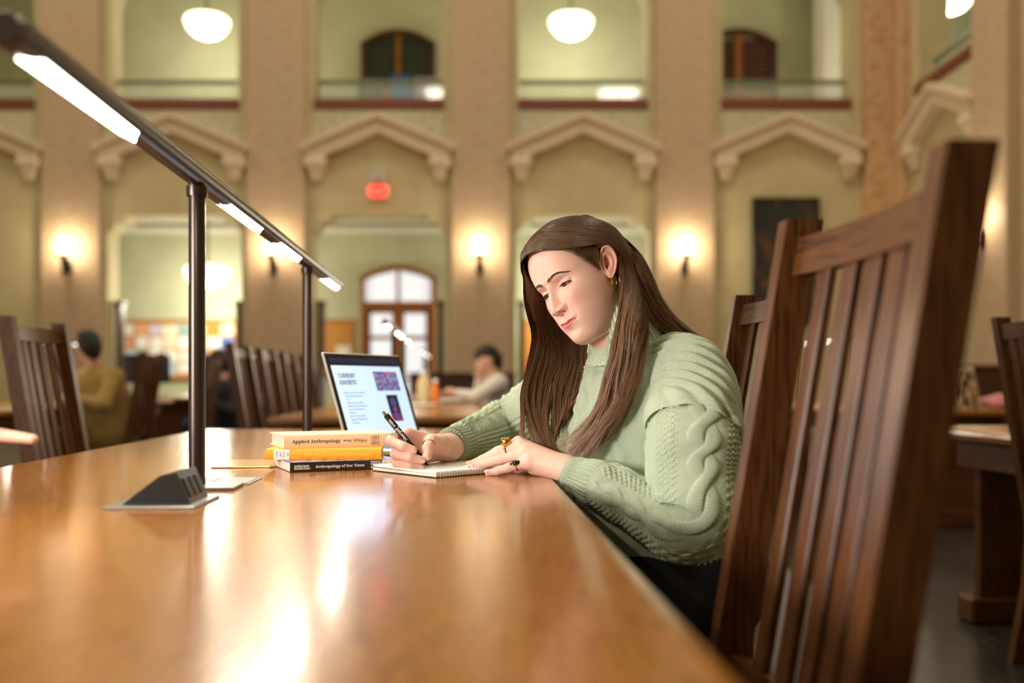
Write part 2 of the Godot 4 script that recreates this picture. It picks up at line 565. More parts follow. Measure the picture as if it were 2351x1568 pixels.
	part(pb, "gallery_ceiling", MB.new().box(Vector3(9.4, 9.9, -17.0), Vector3(3.5, 0.2, 11)).done(), M.white_plaster)
	# lamps
	for a in [[0, "iron wall sconce on the far left stone pilaster"], [1, "iron wall sconce half hidden behind the desk lamp bar"], [2, "iron wall sconce on the pilaster beside the reader's face"], [3, "iron wall sconce on the pilaster behind the reader's hair"]].map(func(q): return [PIERS[q[0] + 1], q[1]]):
		sconce(Vector3(a[0] - 0.02, 3.44, WALL_Z + 0.12), Vector3(0, 0, 1), a[1])
	sconce(Vector3(7.05, 3.44, -14.95), Vector3(-1, 0, 0), "iron wall sconce on the right hand wall by the tall chair")
	bowl(Vector3(-6.4, 8.42, -20.9), "glowing bowl lamp in the upper left gallery arch")
	bowl(Vector3(1.24, 8.42, -20.9), "glowing bowl lamp in the gallery arch above the reader")
	bowl(Vector3(8.3, 8.2, -18.9), "glowing bowl lamp in the right hand gallery")
	bowl(Vector3(-6.4, 3.18, -20.9), "glowing bowl lamp low in the passage behind the desk lamp post", 8.5)
	bowl(Vector3(1.24, 3.18, -20.9), "glowing bowl lamp in the passage hidden behind the reader's head", 7.0)
	# unseen lamps under the hall ceiling, placed to light the hall from above
	for x in [-9.0, -2.5, 4.0]:
		for z in [-14.5, -7.5, -0.5]:
			var t := thing("unseen_ceiling_light", "unseen round white lamp under the hall ceiling, %s row, %s" % [{-14.5: "far", -7.5: "middle", -0.5: "near"}[z], {-9.0: "left", -2.5: "centre", 4.0: "right"}[x]], "ceiling lamp", Vector3(x, 11.9, z), 0.0, "unseen lamps under the hall ceiling")
			part(t, "glass_disc", MB.new().lathe([Vector2(0.0, -0.12), Vector2(0.6, -0.1), Vector2(0.8, -0.02), Vector2(0.8, 0.05)], 32).done(), M.bowl_glass)
			area(Transform3D(Basis(Vector3.RIGHT, -PI / 2), Vector3(x, 11.74, z)), Vector2(1.4, 1.4), Color(1.0, 0.95, 0.87), 14.0)


# ---------------------------------------------------------------- tables and lamps
func row_x(d: float) -> float:
	return -0.498 - YAW * (d - 1.805)

func table(label: String, x: float, d0: float, d1: float) -> Node3D:
	var t := thing("reading_table", label, "table", Vector3(x, 0, -(d0 + d1) * 0.5), YAW, "long oak reading tables")
	var L := d1 - d0
	var W := 1.163
	var m := MB.new()
	# top with a rounded edge: rings of an inset outline
	var prof := [Vector2(0.02, 0.0), Vector2(0.008, -0.002), Vector2(0.002, -0.008), Vector2(0.0, -0.02), Vector2(0.002, -0.034), Vector2(0.01, -0.042), Vector2(0.03, -0.044)]
	var ring := func(i: float, y: float) -> Array:
		return [Vector3(-W / 2 + i, TOP + y, -L / 2 + i), Vector3(W / 2 - i, TOP + y, -L / 2 + i), Vector3(W / 2 - i, TOP + y, L / 2 - i), Vector3(-W / 2 + i, TOP + y, L / 2 - i)]
	for k in prof.size() - 1:
		var a: Array = ring.call(prof[k].x, prof[k].y)
		var b: Array = ring.call(prof[k + 1].x, prof[k + 1].y)
		for e in 4:
			var dir: Vector3 = [Vector3(0, 0, -1), Vector3(1, 0, 0), Vector3(0, 0, 1), Vector3(-1, 0, 0)][e]
			var na := dir * 1.0
			var d: Vector2 = prof[k + 1] - prof[k]
			na = (dir * absf(d.y) + Vector3.UP * (prof[k].x - prof[k + 1].x)).normalized() if k < 3 else (dir * absf(d.y) - Vector3.UP * absf(d.x)).normalized()
			if k < 3: na = (dir * absf(d.y) + Vector3.UP * absf(d.x)).normalized()
			m.quad(a[e], a[(e + 1) % 4], b[(e + 1) % 4], b[e], na)
	var a0: Array = ring.call(0.02, 0.0)
	m.quad(a0[0], a0[1], a0[2], a0[3], Vector3.UP, W, L)
	var b0: Array = ring.call(0.03, -0.044)
	m.quad(b0[0], b0[1], b0[2], b0[3], Vector3.DOWN, W, L)
	part(t, "table_top", m.done(), M.table_oak)
	for s in [-1.0, 1.0]:
		part(t, "apron", MB.new().box(Vector3(s * 0.48, TOP - 0.1, 0), Vector3(0.03, 0.11, L - 0.3), 0.004).done(), M.wood_z)
		part(t, "end_panel", MB.new().box(Vector3(0, 0.36, s * (L / 2 - 0.22)), Vector3(0.9, 0.66, 0.05), 0.006).done(), M.wood_y)
		part(t, "plinth", MB.new().box(Vector3(0, 0.05, s * (L / 2 - 0.22)), Vector3(1.0, 0.1, 0.12), 0.01).done(), M.wood_x)
	part(t, "stretcher", MB.new().box(Vector3(0, 0.16, 0), Vector3(0.06, 0.14, L - 0.5), 0.006).done(), M.wood_z)
	return t

# bar lamp on two posts; local z runs along the bar, segments given as centre and length
func desk_lamp(label: String, x: float, d: float, energy: float) -> void:
	var t := thing("bar_lamp", label, "desk lamp", Vector3(x, TOP, -d), YAW, "bar lamps on the reading tables")
	var h := 0.527
	var q := t.transform
	part(t, "bar", MB.new().tube([Vector3(0, h, -1.31), Vector3(0, h, -1.3), Vector3(0, h, 1.3), Vector3(0, h, 1.31)], [0.014, 0.019, 0.019, 0.014], 24).done(), M.bronze)
	for z in [-0.6, 0.6]:
		part(t, "post", MB.new().tube([Vector3(0, 0.003, z), Vector3(0, h - 0.012, z)], 0.0138, 24).done(), M.bronze)
		part(t, "collar", MB.new().lathe([Vector2(0.0165, h - 0.035), Vector2(0.0175, h - 0.03), Vector2(0.0175, h - 0.018)], 20, Transform3D(Basis.IDENTITY, Vector3(0, 0, z))).done(), M.bronze)
		part(t, "base_plate", MB.new().box(Vector3(0.02, 0.003, z), Vector3(0.1, 0.005, 0.08), 0.001).done(), M.steel)
	for z in [-1.1, -0.26, 0.26, 1.1]:
		# lens: shallow trough with round ends set into the underside of the bar, turned a little to the right
		var m := MB.new()
		var P := PackedVector3Array()
		var rows := 13
		var colsn := 9
		for j in rows:
			var s := -1.0 + 2.0 * j / (rows - 1)
			var zz: float = z + s * 0.18
			var open := 1.0
			if absf(s) > 0.86: open = sqrt(maxf(0.0, 1.0 - pow((absf(s) - 0.86) / 0.14, 2)))
			for i in colsn:
				var a := (-1.0 + 2.0 * i / (colsn - 1)) * 0.85 * maxf(open, 0.05)
				P.append(Vector3(sin(a) * 0.0202, h - cos(a) * 0.0202, zz))
		m.grid(P, colsn, rows, false)
		var mm := m.done()
		part(t, "lens", mm, M.lamp_lens)
		# the curved lens throws its light to both sides of the table
		for s in [-1.0, 1.0]:
			var b := Basis(Vector3.UP, YAW) * Basis(Vector3.BACK, s * 0.8) * Basis(Vector3.RIGHT, -PI / 2)
			area(Transform3D(b, q * Vector3(s * 0.017, h - 0.019, z)), Vector2(0.02, 0.34), Color(1.0, 0.93, 0.84), energy * 0.5)

func tables() -> void:
	table("long honey oak table with the reader's books and laptop", row_x(1.805), -0.205, 3.815)
	table("second long oak table behind the laptop, row of empty chairs beside it", row_x(7.09), 5.08, 9.1)
	table("third long oak table far behind the laptop, by the door", row_x(12.3), 10.3, 14.3)
	table("long oak table at left behind the yellow sweater", -3.85, 5.9, 9.9)
	table("farthest oak table at left under the bulletin board", -4.1, 11.4, 15.4)
	table("oak table at right with dark end panel next to the tall chairs", 2.36, 0.2, 4.15)
	table("oak table at far right carrying the patterned bag", 2.62, 6.3, 10.3)
	desk_lamp("bronze bar lamp over the reader's table", -0.562, 2.28, LAMP_E)
	desk_lamp("bronze bar lamp on the second table, seen past the laptop", row_x(7.09) - 0.04, 7.09, LAMP_E)
	desk_lamp("small far bar lamp on the third table by the door", row_x(12.3) - 0.04, 12.3, LAMP_E)
	desk_lamp("bar lamp on the left table behind the yellow sweater", -3.85, 7.9, LAMP_E)
	desk_lamp("far bar lamp at left, two bright dots beside the person in black", -3.66, 13.4, LAMP_E)
	desk_lamp("bar lamp on the far right table behind the patterned bag", 2.62, 8.4, LAMP_E)

# ---------------------------------------------------------------- chairs
# faces -x; the origin stands on the floor under the middle of the seat
func make_chair(called: String, label: String) -> Node3D:
	var t := thing(called, label, "chair", Vector3.ZERO, 0.0, "slatted oak library chairs")
	var hw := 0.235
	var lean := func(y: float) -> float:
		return 0.21 + maxf(0.0, y - 0.45) * 0.169
	for s in [-1.0, 1.0]:
		var pw := 0.036
		var prof := PackedVector2Array([Vector2(0.262, 0), Vector2(0.212, 0.25), Vector2(0.188, 0.45), Vector2(0.188 + 0.169 * 0.705, 1.155), Vector2(0.236 + 0.169 * 0.705, 1.155), Vector2(0.238, 0.45), Vector2(0.252, 0.25), Vector2(0.3, 0)])
		part(t, "back_post", MB.new().prism(prof, pw, Transform3D(Basis.IDENTITY, Vector3(0, 0, s * (hw - pw / 2) + pw / 2))).done(), M.wood_y)
		part(t, "front_leg", MB.new().box(Vector3(-0.2, 0.21, s * (hw - 0.02)), Vector3(0.04, 0.42, 0.04), 0.003).done(), M.wood_y)
		part(t, "side_rail", MB.new().box(Vector3(0.0, 0.385, s * (hw - 0.018)), Vector3(0.4, 0.06, 0.022), 0.003).done(), M.wood_x)
		part(t, "side_stretcher", MB.new().box(Vector3(0.02, 0.17, s * (hw - 0.018)), Vector3(0.42, 0.03, 0.02), 0.003).done(), M.wood_x)
	part(t, "front_rail", MB.new().box(Vector3(-0.2, 0.385, 0), Vector3(0.022, 0.06, 0.4), 0.003).done(), M.wood_z)
	part(t, "seat", MB.new().box(Vector3(-0.01, 0.44, 0), Vector3(0.45, 0.03, 0.46), 0.008).done(), M.wood_x)
	# bowed rails
	for r in [[1.105, 0.05, "top_rail"], [0.56, 0.04, "lower_rail"]]:
		var P := PackedVector3Array()
		var nz := 13
		var sec := [Vector2(-0.011, -0.5), Vector2(0.011, -0.5), Vector2(0.011, 0.5), Vector2(-0.011, 0.5)]
		var m := MB.new()
		for e in 4:
			var q := PackedVector3Array()
			for j in nz:
				var z := -hw + 0.03 + (2 * hw - 0.06) * j / (nz - 1)
				var bow: float = 0.028 * (1.0 - pow(z / hw, 2))
				for k in 2:
					var c2: Vector2 = sec[(e + k) % 4]
					var y: float = r[0] + c2.y * r[1]
					q.append(Vector3(lean.call(y) + bow + c2.x, y, z))
			m.grid(q, 2, nz, false)
		# outward normals
		for i in m.v.size():
			var z := m.v[i].z
			var yy := m.v[i].y
			var cx: float = lean.call(yy) + 0.028 * (1.0 - pow(z / hw, 2))
			var outv := Vector3(m.v[i].x - cx, (yy - r[0]) * 0.3, 0)
			if m.n[i].dot(outv) < 0: m.n[i] = -m.n[i]
		part(t, r[2], m.done(), M.wood_z)
	for k in 5:
		var z := (k - 2) * 0.066
		var bow: float = 0.028 * (1.0 - pow(z / hw, 2))
		var y0 := 0.57
		var y1 := 1.085
		var p0 := Vector3(lean.call(y0) + bow, y0, z)
		var p1 := Vector3(lean.call(y1) + bow, y1, z)
		var b := Basis(Vector3.BACK, -atan(0.169))
		part(t, "slat", MB.new().box((p0 + p1) / 2, Vector3(0.012, p0.distance_to(p1), 0.041), 0.002, b).done(), M.wood_y)
	return t

# chair whose near back post has its top at a known place: x of the back top, depth of the chair's middle
func chairs() -> void:
	var g := "slatted oak library chairs"
	var first := make_chair("library_chair", "tall oak slatted chair nearest the lens, at the right edge of the oak table")
	var put := func(label: String, xtop: float, d: float, faces_left: bool, twist := 0.0) -> void:
		var dx := 0.33
		var c := first if first.position == Vector3.ZERO else copy_of(first, label, g, Vector3.ZERO, 0.0)
		if faces_left:
			c.position = Vector3(xtop - dx, 0, -d)
			c.rotation.y = YAW + twist
		else:
			c.position = Vector3(xtop + dx, 0, -d)
			c.rotation.y = PI + YAW + twist
	put.call("", 0.397, 1.1, true)
	put.call("oak slatted chair the reader in green sits on", 0.58, 2.27, true, -0.045)
	put.call("empty oak slatted chair across the table at the left edge", -1.67, 3.5, false)
	for a in [[5.75, "first and nearest"], [6.55, "second"], [7.35, "third"], [8.2, "fourth and farthest"]]:
		put.call("empty oak chair left of the second table, %s in the row" % a[1], row_x(a[0]) - 0.58 - 0.3, a[0], false)
	put.call("dark oak chair of the person in yellow, just right of that sweater", -2.68, 7.4, true)
	put.call("oak chair between the lamp post and the person in black", -2.44, 8.15, true)
	put.call("oak chair of the person in black behind the lamp post", -2.45, 9.6, true)
	put.call("reddish oak chair of the person in white, beside the reader's hair", 0.18, 8.1, true)
	put.call("dark oak chair cut by the right edge of the picture", 1.645, 3.13, false)


# unseen lamp, out of view at left, placed to light reader and finger
func unseen_left_lamp() -> void:
	var p := Vector3(-1.75, 1.2, -0.4)
	var z := (Vector3(0.12, 1.0, -1.95) - p).normalized()
	var x := Vector3.UP.cross(z).normalized()
	var b := Basis(x, z.cross(x), z)
	var t := thing("unseen_softbox", "unseen softbox lamp on a stand beyond the left edge, lighting the reader", "studio lamp", Vector3(p.x, 0, p.z))
	var o := Vector3(0, p.y, 0)
	var m := MB.new()
	for k in 4:
		var a := Vector2(1, 0).rotated(PI / 2 * k)
		var c := Vector2(a.x - a.y, a.x + a.y) * 0.31
		var d := Vector2(a.x + a.y, a.y - a.x) * 0.31
		var e := d * 0.3
		var f := c * 0.3
		var nn := (b * Vector3(a.x, a.y, -0.4)).normalized()
		m.quad(o + b * Vector3(c.x, c.y, 0), o + b * Vector3(d.x, d.y, 0), o + b * Vector3(e.x, e.y, -0.22), o + b * Vector3(f.x, f.y, -0.22), nn)
	part(t, "housing", m.done(), M.black_plastic)
	part(t, "diffuser", MB.new().box(o + b * Vector3(0, 0, -0.006), Vector3(0.6, 0.6, 0.006), 0.0, b).done(), glow("unseen_softbox_glow", Color(1.0, 0.97, 0.96), 4.0))
	part(t, "lamp_head", MB.new().tube([o + b * Vector3(0, 0, -0.2), o + b * Vector3(0, 0, -0.36)], 0.06, 16).done(), M.black_plastic)
	part(t, "stand", MB.new().tube([Vector3(0, 0.3, 0) + b * Vector3(0, 0, -0.3), o + b * Vector3(0, 0, -0.3)], 0.012, 10).done(), M.black_iron)
	for k in 3:
		var a := TAU * k / 3.0
		part(t, "leg", MB.new().tube([Vector3(0, 0.34, 0) + b * Vector3(0, 0, -0.3), Vector3(cos(a) * 0.3, 0.012, sin(a) * 0.3) + b * Vector3(0, 0, -0.3)], 0.01, 8).done(), M.black_iron)
	area(Transform3D(Basis(-x, z.cross(x), -z), p + z * 0.01), Vector2(0.58, 0.58), Color(1.0, 0.975, 0.96), 4.9)

# ---------------------------------------------------------------- lettering
var fonts := {}
func letters(parent: Node3D, text: String, height: float, xf: Transform3D, m: Material, face := "Droid Sans", bold := true, align := HORIZONTAL_ALIGNMENT_LEFT, depth := 0.0004) -> MeshInstance3D:
	var key := face + str(bold)
	if not fonts.has(key):
		var f := SystemFont.new()
		f.font_names = PackedStringArray([face])
		f.font_weight = 700 if bold else 400
		fonts[key] = f
	var t := TextMesh.new()
	t.font = fonts[key]
	t.text = text
	t.font_size = 24
	t.pixel_size = height / 17.4
	t.depth = depth
	t.curve_step = 2.0
	t.horizontal_alignment = align
	t.vertical_alignment = VERTICAL_ALIGNMENT_CENTER
	var o := part(parent, "lettering", t, m)
	o.transform = xf
	return o

# ---------------------------------------------------------------- books
# origin: left front bottom corner of the spine; x along the spine, z towards the reader of the spine, pages behind
func book(called: String, label: String, at_: Vector3, yaw: float, size: Vector3, cover: Material, hard: bool) -> Node3D:
	var t := thing(called, label, "book", at_, yaw, "anthropology books in the stack")
	var L := size.x
	var H := size.y
	var D := size.z
	var ct := 0.0026 if hard else 0.0006
	var inset := 0.004 if hard else 0.0008
	# cover: back, front and a slightly rounded spine in one wrap
	var m := MB.new()
	m.box(Vector3(L / 2, ct / 2, -D / 2), Vector3(L, ct, D - 0.002), minf(ct * 0.4, 0.0006))
	m.box(Vector3(L / 2, H - ct / 2, -D / 2), Vector3(L, ct, D - 0.002), minf(ct * 0.4, 0.0006))
	var P := PackedVector3Array()
	var rows := 9
	for j in rows:
		var a := -1.0 + 2.0 * j / (rows - 1)
		var bulge := (0.0022 if hard else 0.0004) * (1.0 - a * a)
		for x in [0.0, L]: P.append(Vector3(x, H / 2 + a * H / 2, bulge))
	m.grid(P, 2, rows, false)
	for x in [0.0, L]:
		m.box(Vector3(x + (0.0006 if x == 0.0 else -0.0006), H / 2, -ct / 2), Vector3(0.001, H, maxf(ct, 0.001)), 0.0)
	part(t, "cover", m.done(), cover)
	part(t, "page_block", MB.new().box(Vector3(L / 2, H / 2, -D / 2 + inset * 0.2), Vector3(L - inset * 2, H - ct * 2, D - inset - ct), 0.0005).done(), M.page_edge)
	return t

func desk_things() -> void:
	var pe := noise_tex(noise(0.08, 2, 61), 256, [[0.2, rgb(218, 208, 190)], [0.8, rgb(244, 238, 226)]])
	tri_mat("page_edge", pe, Vector3(1, 90, 1), 0.9, false)
	var cl := noise_tex(noise(0.2, 2, 62), 256, [[0.2, rgb(214, 190, 152)], [0.8, rgb(232, 212, 178)]])
	tri_mat("cream_cloth", cl, Vector3(14, 14, 14), 0.85, false)
	mat("yellow_cloth", rgb(240, 166, 32), 0.55)
	mat("dark_cover", rgb(46, 40, 38), 0.35)
	mat("white_label", rgb(236, 234, 232), 0.5)
	mat("ink_navy", rgb(20, 24, 52), 0.6)
	mat("ink_white", rgb(240, 238, 236), 0.5)
	mat("ink_gold", rgb(250, 206, 120), 0.4)
	mat("ink_grey", rgb(110, 104, 98), 0.6)
	# lowest book
	var b := book("anthropology_book", "black paperback at the bottom of the stack, white spine title", Vector3(-0.439, TOP + 0.0005, -1.969), 0.42, Vector3(0.226, 0.0187, 0.155), M.dark_cover, false)
	var sp := func(x: float, y: float) -> Transform3D: return Transform3D(Basis.IDENTITY, Vector3(x, y, 0.0006))
	letters(b, "palgrave", 0.0052, sp.call(0.008, 0.0118), M.ink_white)
	letters(b, "macmillan", 0.0046, sp.call(0.008, 0.0068), M.ink_white)
	letters(b, "Anthropology of Our Times", 0.0056, sp.call(0.051, 0.0094), M.ink_white)
	letters(b, "Edited by", 0.0034, sp.call(0.164, 0.0158), M.ink_white)
	letters(b, "SINDRE", 0.005, sp.call(0.164, 0.0108), M.ink_white)
	letters(b, "BANGSTAD", 0.0044, sp.call(0.164, 0.0044), M.ink_white)
	part(b, "spine_label", MB.new().box(Vector3(0.207, 0.0094, 0.0006), Vector3(0.037, 0.0186, 0.0006), 0.0).done(), M.white_label)
	var up := Basis(Vector3.BACK, PI / 2)
	for q in [["GN", 0.193], ["18", 0.199], ["A38", 0.209], ["2017", 0.216]]:
		letters(b, q[0], 0.0042, Transform3D(up, Vector3(q[1], 0.0094, 0.0012)), M.ink_grey, "Droid Sans Mono", false, HORIZONTAL_ALIGNMENT_CENTER)
	var pic := noise_tex(noise(0.02, 3, 63), 256, [[0.2, rgb(40, 40, 50)], [0.45, rgb(120, 70, 50)], [0.6, rgb(190, 180, 190)], [0.8, rgb(60, 90, 170)]])
	tri_mat("cover_picture", pic, Vector3(9, 9, 9), 0.3, false)
	part(b, "cover_picture", MB.new().box(Vector3(0.113, 0.0189, -0.078), Vector3(0.22, 0.0003, 0.15), 0.0).done(), M.cover_picture)
	# middle book, upside down
	b = book("anthropology_book", "yellow hardcover book in the middle of the stack", Vector3(-0.506, TOP + 0.0194, -2.042), 0.07, Vector3(0.236, 0.0214, 0.152), M.yellow_cloth, true)
	part(b, "spine_label", MB.new().box(Vector3(0.0335, 0.0107, 0.0017), Vector3(0.032, 0.0208, 0.0012), 0.0).done(), M.white_label)
	for q in [["GN", 0.046], ["512", 0.038], [".M67", 0.031], ["1994", 0.024]]:
		letters(b, q[0], 0.0042, Transform3D(up, Vector3(q[1], 0.0107, 0.0024)), M.ink_grey, "Droid Sans Mono", false, HORIZONTAL_ALIGNMENT_CENTER)
	var turned := Basis(Vector3.BACK, PI)
	letters(b, "ANTHROPOLOGY OF THE SELF", 0.0054, Transform3D(turned, Vector3(0.189, 0.0105, 0.0022)), M.ink_gold, "Droid Serif", false)
	letters(b, "MORRIS", 0.005, Transform3D(turned, Vector3(0.218, 0.0105, 0.0022)), M.ink_gold, "Droid Serif", false)
	# top book
	b = book("anthropology_book", "cream cloth hardcover book on top of the stack", Vector3(-0.471, TOP + 0.041, -2.057), 0.42, Vector3(0.236, 0.0275, 0.158), M.cream_cloth, true)
	letters(b, "Applied Anthropology", 0.0066, Transform3D(Basis.IDENTITY, Vector3(0.016, 0.0142, 0.0022)), M.ink_navy, "Droid Serif", true)
	letters(b, "•", 0.008, Transform3D(Basis.IDENTITY, Vector3(0.1245, 0.0142, 0.0022)), M.ink_navy, "Droid Serif", true)
	letters(b, "van Willigen", 0.0056, Transform3D(Basis.IDENTITY, Vector3(0.1295, 0.0142, 0.0022)), M.ink_navy, "Droid Serif", false)
	for x in [0.186, 0.201]:
		part(b, "spine_rule", MB.new().box(Vector3(x, 0.0137, 0.0021), Vector3(0.0007, 0.02, 0.0006), 0.0).done(), M.ink_navy)
	letters(b, "REVISED", 0.0036, Transform3D(up, Vector3(0.191, 0.0137, 0.0022)), M.ink_navy, "Droid Sans", false, HORIZONTAL_ALIGNMENT_CENTER)
	letters(b, "EDITION", 0.0036, Transform3D(up, Vector3(0.196, 0.0137, 0.0022)), M.ink_navy, "Droid Sans", false, HORIZONTAL_ALIGNMENT_CENTER)

	laptop()
	notebook()
	pen()
	sockets()

func laptop() -> void:
	var th := deg_to_rad(65.0)
	var t := thing("laptop", "open silver laptop behind the books, showing a slide titled current exhibits", "laptop", Vector3(-0.402, TOP + 0.001, -2.447), 0.0)
	var W := 0.362
	var H := 0.25
	var u := Vector3(cos(th), 0, -sin(th))
	var nh := Vector3(sin(th), 0, cos(th))
	mat("silver_case", rgb(206, 208, 206), 0.4, 0.5)
	var bb := Basis(u, Vector3.UP, nh)
	part(t, "base", MB.new().box(bb * Vector3(W / 2, 0.008, 0.125), Vector3(W, 0.014, 0.25), 0.003, bb).done(), M.silver_case)
	var kb := part(t, "keyboard", MB.new().box(bb * Vector3(W / 2, 0.0152, 0.085), Vector3(W * 0.82, 0.0012, 0.11), 0.0005, bb).done(), M.black_plastic)
	for r in 5:
		for k in 13:
			part(kb, "key", MB.new().box(bb * Vector3(W * 0.105 + k * 0.0236, 0.0163, 0.042 + r * 0.0212), Vector3(0.0205, 0.0016, 0.0182), 0.0006, bb).done(), M.black_plastic)
	part(t, "touchpad", MB.new().box(bb * Vector3(W / 2, 0.0152, 0.195), Vector3(0.11, 0.0006, 0.075), 0.0002, bb).done(), M.steel)
	var tau := deg_to_rad(18.0)
	var vv := Vector3.UP * cos(tau) - nh * sin(tau)
	var nn := u.cross(vv)
	var lb := Basis(u, vv, nn)
	var o := Vector3(0, 0.015, 0)
	var L := func(x: float, y: float, z := 0.0) -> Vector3: return o + lb * Vector3(x, y, z)
	part(t, "lid", MB.new().box(L.call(W / 2, H / 2, -0.0035), Vector3(W, H, 0.006), 0.0025, lb).done(), M.silver_case)
	mat("bezel_black", rgb(14, 14, 16), 0.2)
	part(t, "bezel", MB.new().box(L.call(W / 2 + 0.001, H / 2, 0.0), Vector3(W - 0.008, H - 0.006, 0.0016), 0.0004, lb).done(), M.bezel_black)
	glow("screen_glow", Color(0.78, 0.89, 1.0), 0.82)
	var sw := W - 0.036
	var sh := H - 0.05
	var s := part(t, "screen", MB.new().box(L.call(W / 2, 0.028 + sh / 2 - 0.006, 0.001), Vector3(sw, sh - 0.014, 0.0006), 0.0, lb).done(), M.screen_glow)
	glow("screen_banner", Color(0.10, 0.13, 0.28), 0.5)
	part(s, "menu_banner", MB.new().box(L.call(W / 2, H - 0.0215, 0.0012), Vector3(sw, 0.014, 0.0006), 0.0, lb).done(), M.screen_banner)
	area(Transform3D(lb.rotated(Vector3.UP, 0.0) * Basis(Vector3.UP, PI), t.position + L.call(W / 2, H / 2, 0.006)), Vector2(sw, sh), Color(0.78, 0.88, 1.0), 0.055)
	mat("screen_ink", rgb(2, 30, 92), 0.4)
	mat("screen_ink_light", rgb(20, 84, 180), 0.4)
	# lettering: x along the lid, s measured down from its top edge
	var put := func(text: String, x: float, down: float, h: float, m: Material, bold: bool) -> void:
		letters(s, text, h, Transform3D(lb, L.call(x, H - down, 0.0014)), m, "Droid Sans", bold, HORIZONTAL_ALIGNMENT_LEFT, 0.0001)
	put.call("CURRENT", 0.036, 0.062, 0.0125, M.screen_ink, true)
	put.call("EXHIBITS", 0.036, 0.08, 0.0125, M.screen_ink, true)
	var lines := ["• Why We Serve: Native Americans", "  in the United States Armed", "  Forces", "• Nation to Nation: Treaties", "  Between the United States and", "  American Indian Nations", "• Americans", "• Return to a Native Place:", "  Algonquian Peoples of the", "  Chesapeake"]
	for k in lines.size():
		put.call(lines[k], 0.04, 0.108 + k * 0.0088, 0.0046, M.screen_ink_light, false)
	# two pictures on the slide
	var im := Image.create(96, 96, false, Image.FORMAT_RGB8)
	var rng := RandomNumberGenerator.new()
	rng.seed = 5
	for y in 96:
		for x in 96:
			var k := int(absf(sin(int(x / 6) * 12.9898 + int(y / 8) * 78.233) * 43758.5453))
			var c := [rgb(70, 90, 190), rgb(170, 70, 110), rgb(120, 130, 200), rgb(200, 190, 215), rgb(60, 120, 120), rgb(140, 60, 160)][k % 6] as Color
			c = c.lerp(rgb(230, 225, 240) if rng.randf() < 0.5 else rgb(50, 50, 120), rng.randf() * 0.55)
			if y < 8: c = rgb(70, 80, 190) if x < 40 else rgb(200, 90, 130)
			im.set_pixel(x, y, c)
	var m1 := mat("slide_mosaic", Color.BLACK, 0.4)
	m1.emission_enabled = true
	m1.emission_texture = ImageTexture.create_from_image(im)
	m1.emission_energy_multiplier = 0.9
	m1.emission = Color.BLACK
	var im2 := Image.create(48, 96, false, Image.FORMAT_RGB8)
	for y in 96:
		for x in 48:
			var c := rgb(16, 18, 44).lerp(rgb(30, 60, 170), clampf(1.0 - absf(x - 24) / 18.0, 0, 1) * clampf(y / 60.0, 0, 1))
			if Vector2(x - 24, (y - 26) * 0.8).length() < 13: c = rgb(70, 76, 130)
			if y > 66: c = c.lerp(rgb(190, 80, 120), 0.5 + 0.5 * sin(x * 0.9) * sin(y * 0.5))
			if absf(x - 24) < 6 and y > 44 and y < 60: c = rgb(190, 70, 90)
			im2.set_pixel(x, y, c)
	var m2 := mat("slide_figure", Color.BLACK, 0.4)
	m2.emission_enabled = true
	m2.emission_texture = ImageTexture.create_from_image(im2)
	m2.emission_energy_multiplier = 0.9
	m2.emission = Color.BLACK
	var pane := func(x0: float, x1: float, d0: float, d1: float, m: Material, called: String) -> void:
		var q := MB.new()
		q.quad(L.call(x0, H - d1, 0.0015), L.call(x1, H - d1, 0.0015), L.call(x1, H - d0, 0.0015), L.call(x0, H - d0, 0.0015), nn)
		part(s, called, q.done(), m)
	pane.call(0.2, 0.318, 0.05, 0.104, M.slide_mosaic, "mosaic_picture")
	pane.call(0.234, 0.29, 0.116, 0.19, M.slide_figure, "dark_picture")

# outline laid flat at height y: corner, two edge vectors
func slab(o: Vector3, e1: Vector3, e2: Vector3, y: float, h: float, bev := 0.0004) -> MB:
	var b := Basis(e1.normalized(), Vector3.UP, e1.normalized().cross(Vector3.UP))
	var s := e2.dot(b.z)
	return MB.new().box(o + e1 / 2 + b.z * s / 2 + Vector3(0, y + h / 2, 0), Vector3(e1.length(), h, absf(s)), bev, b)

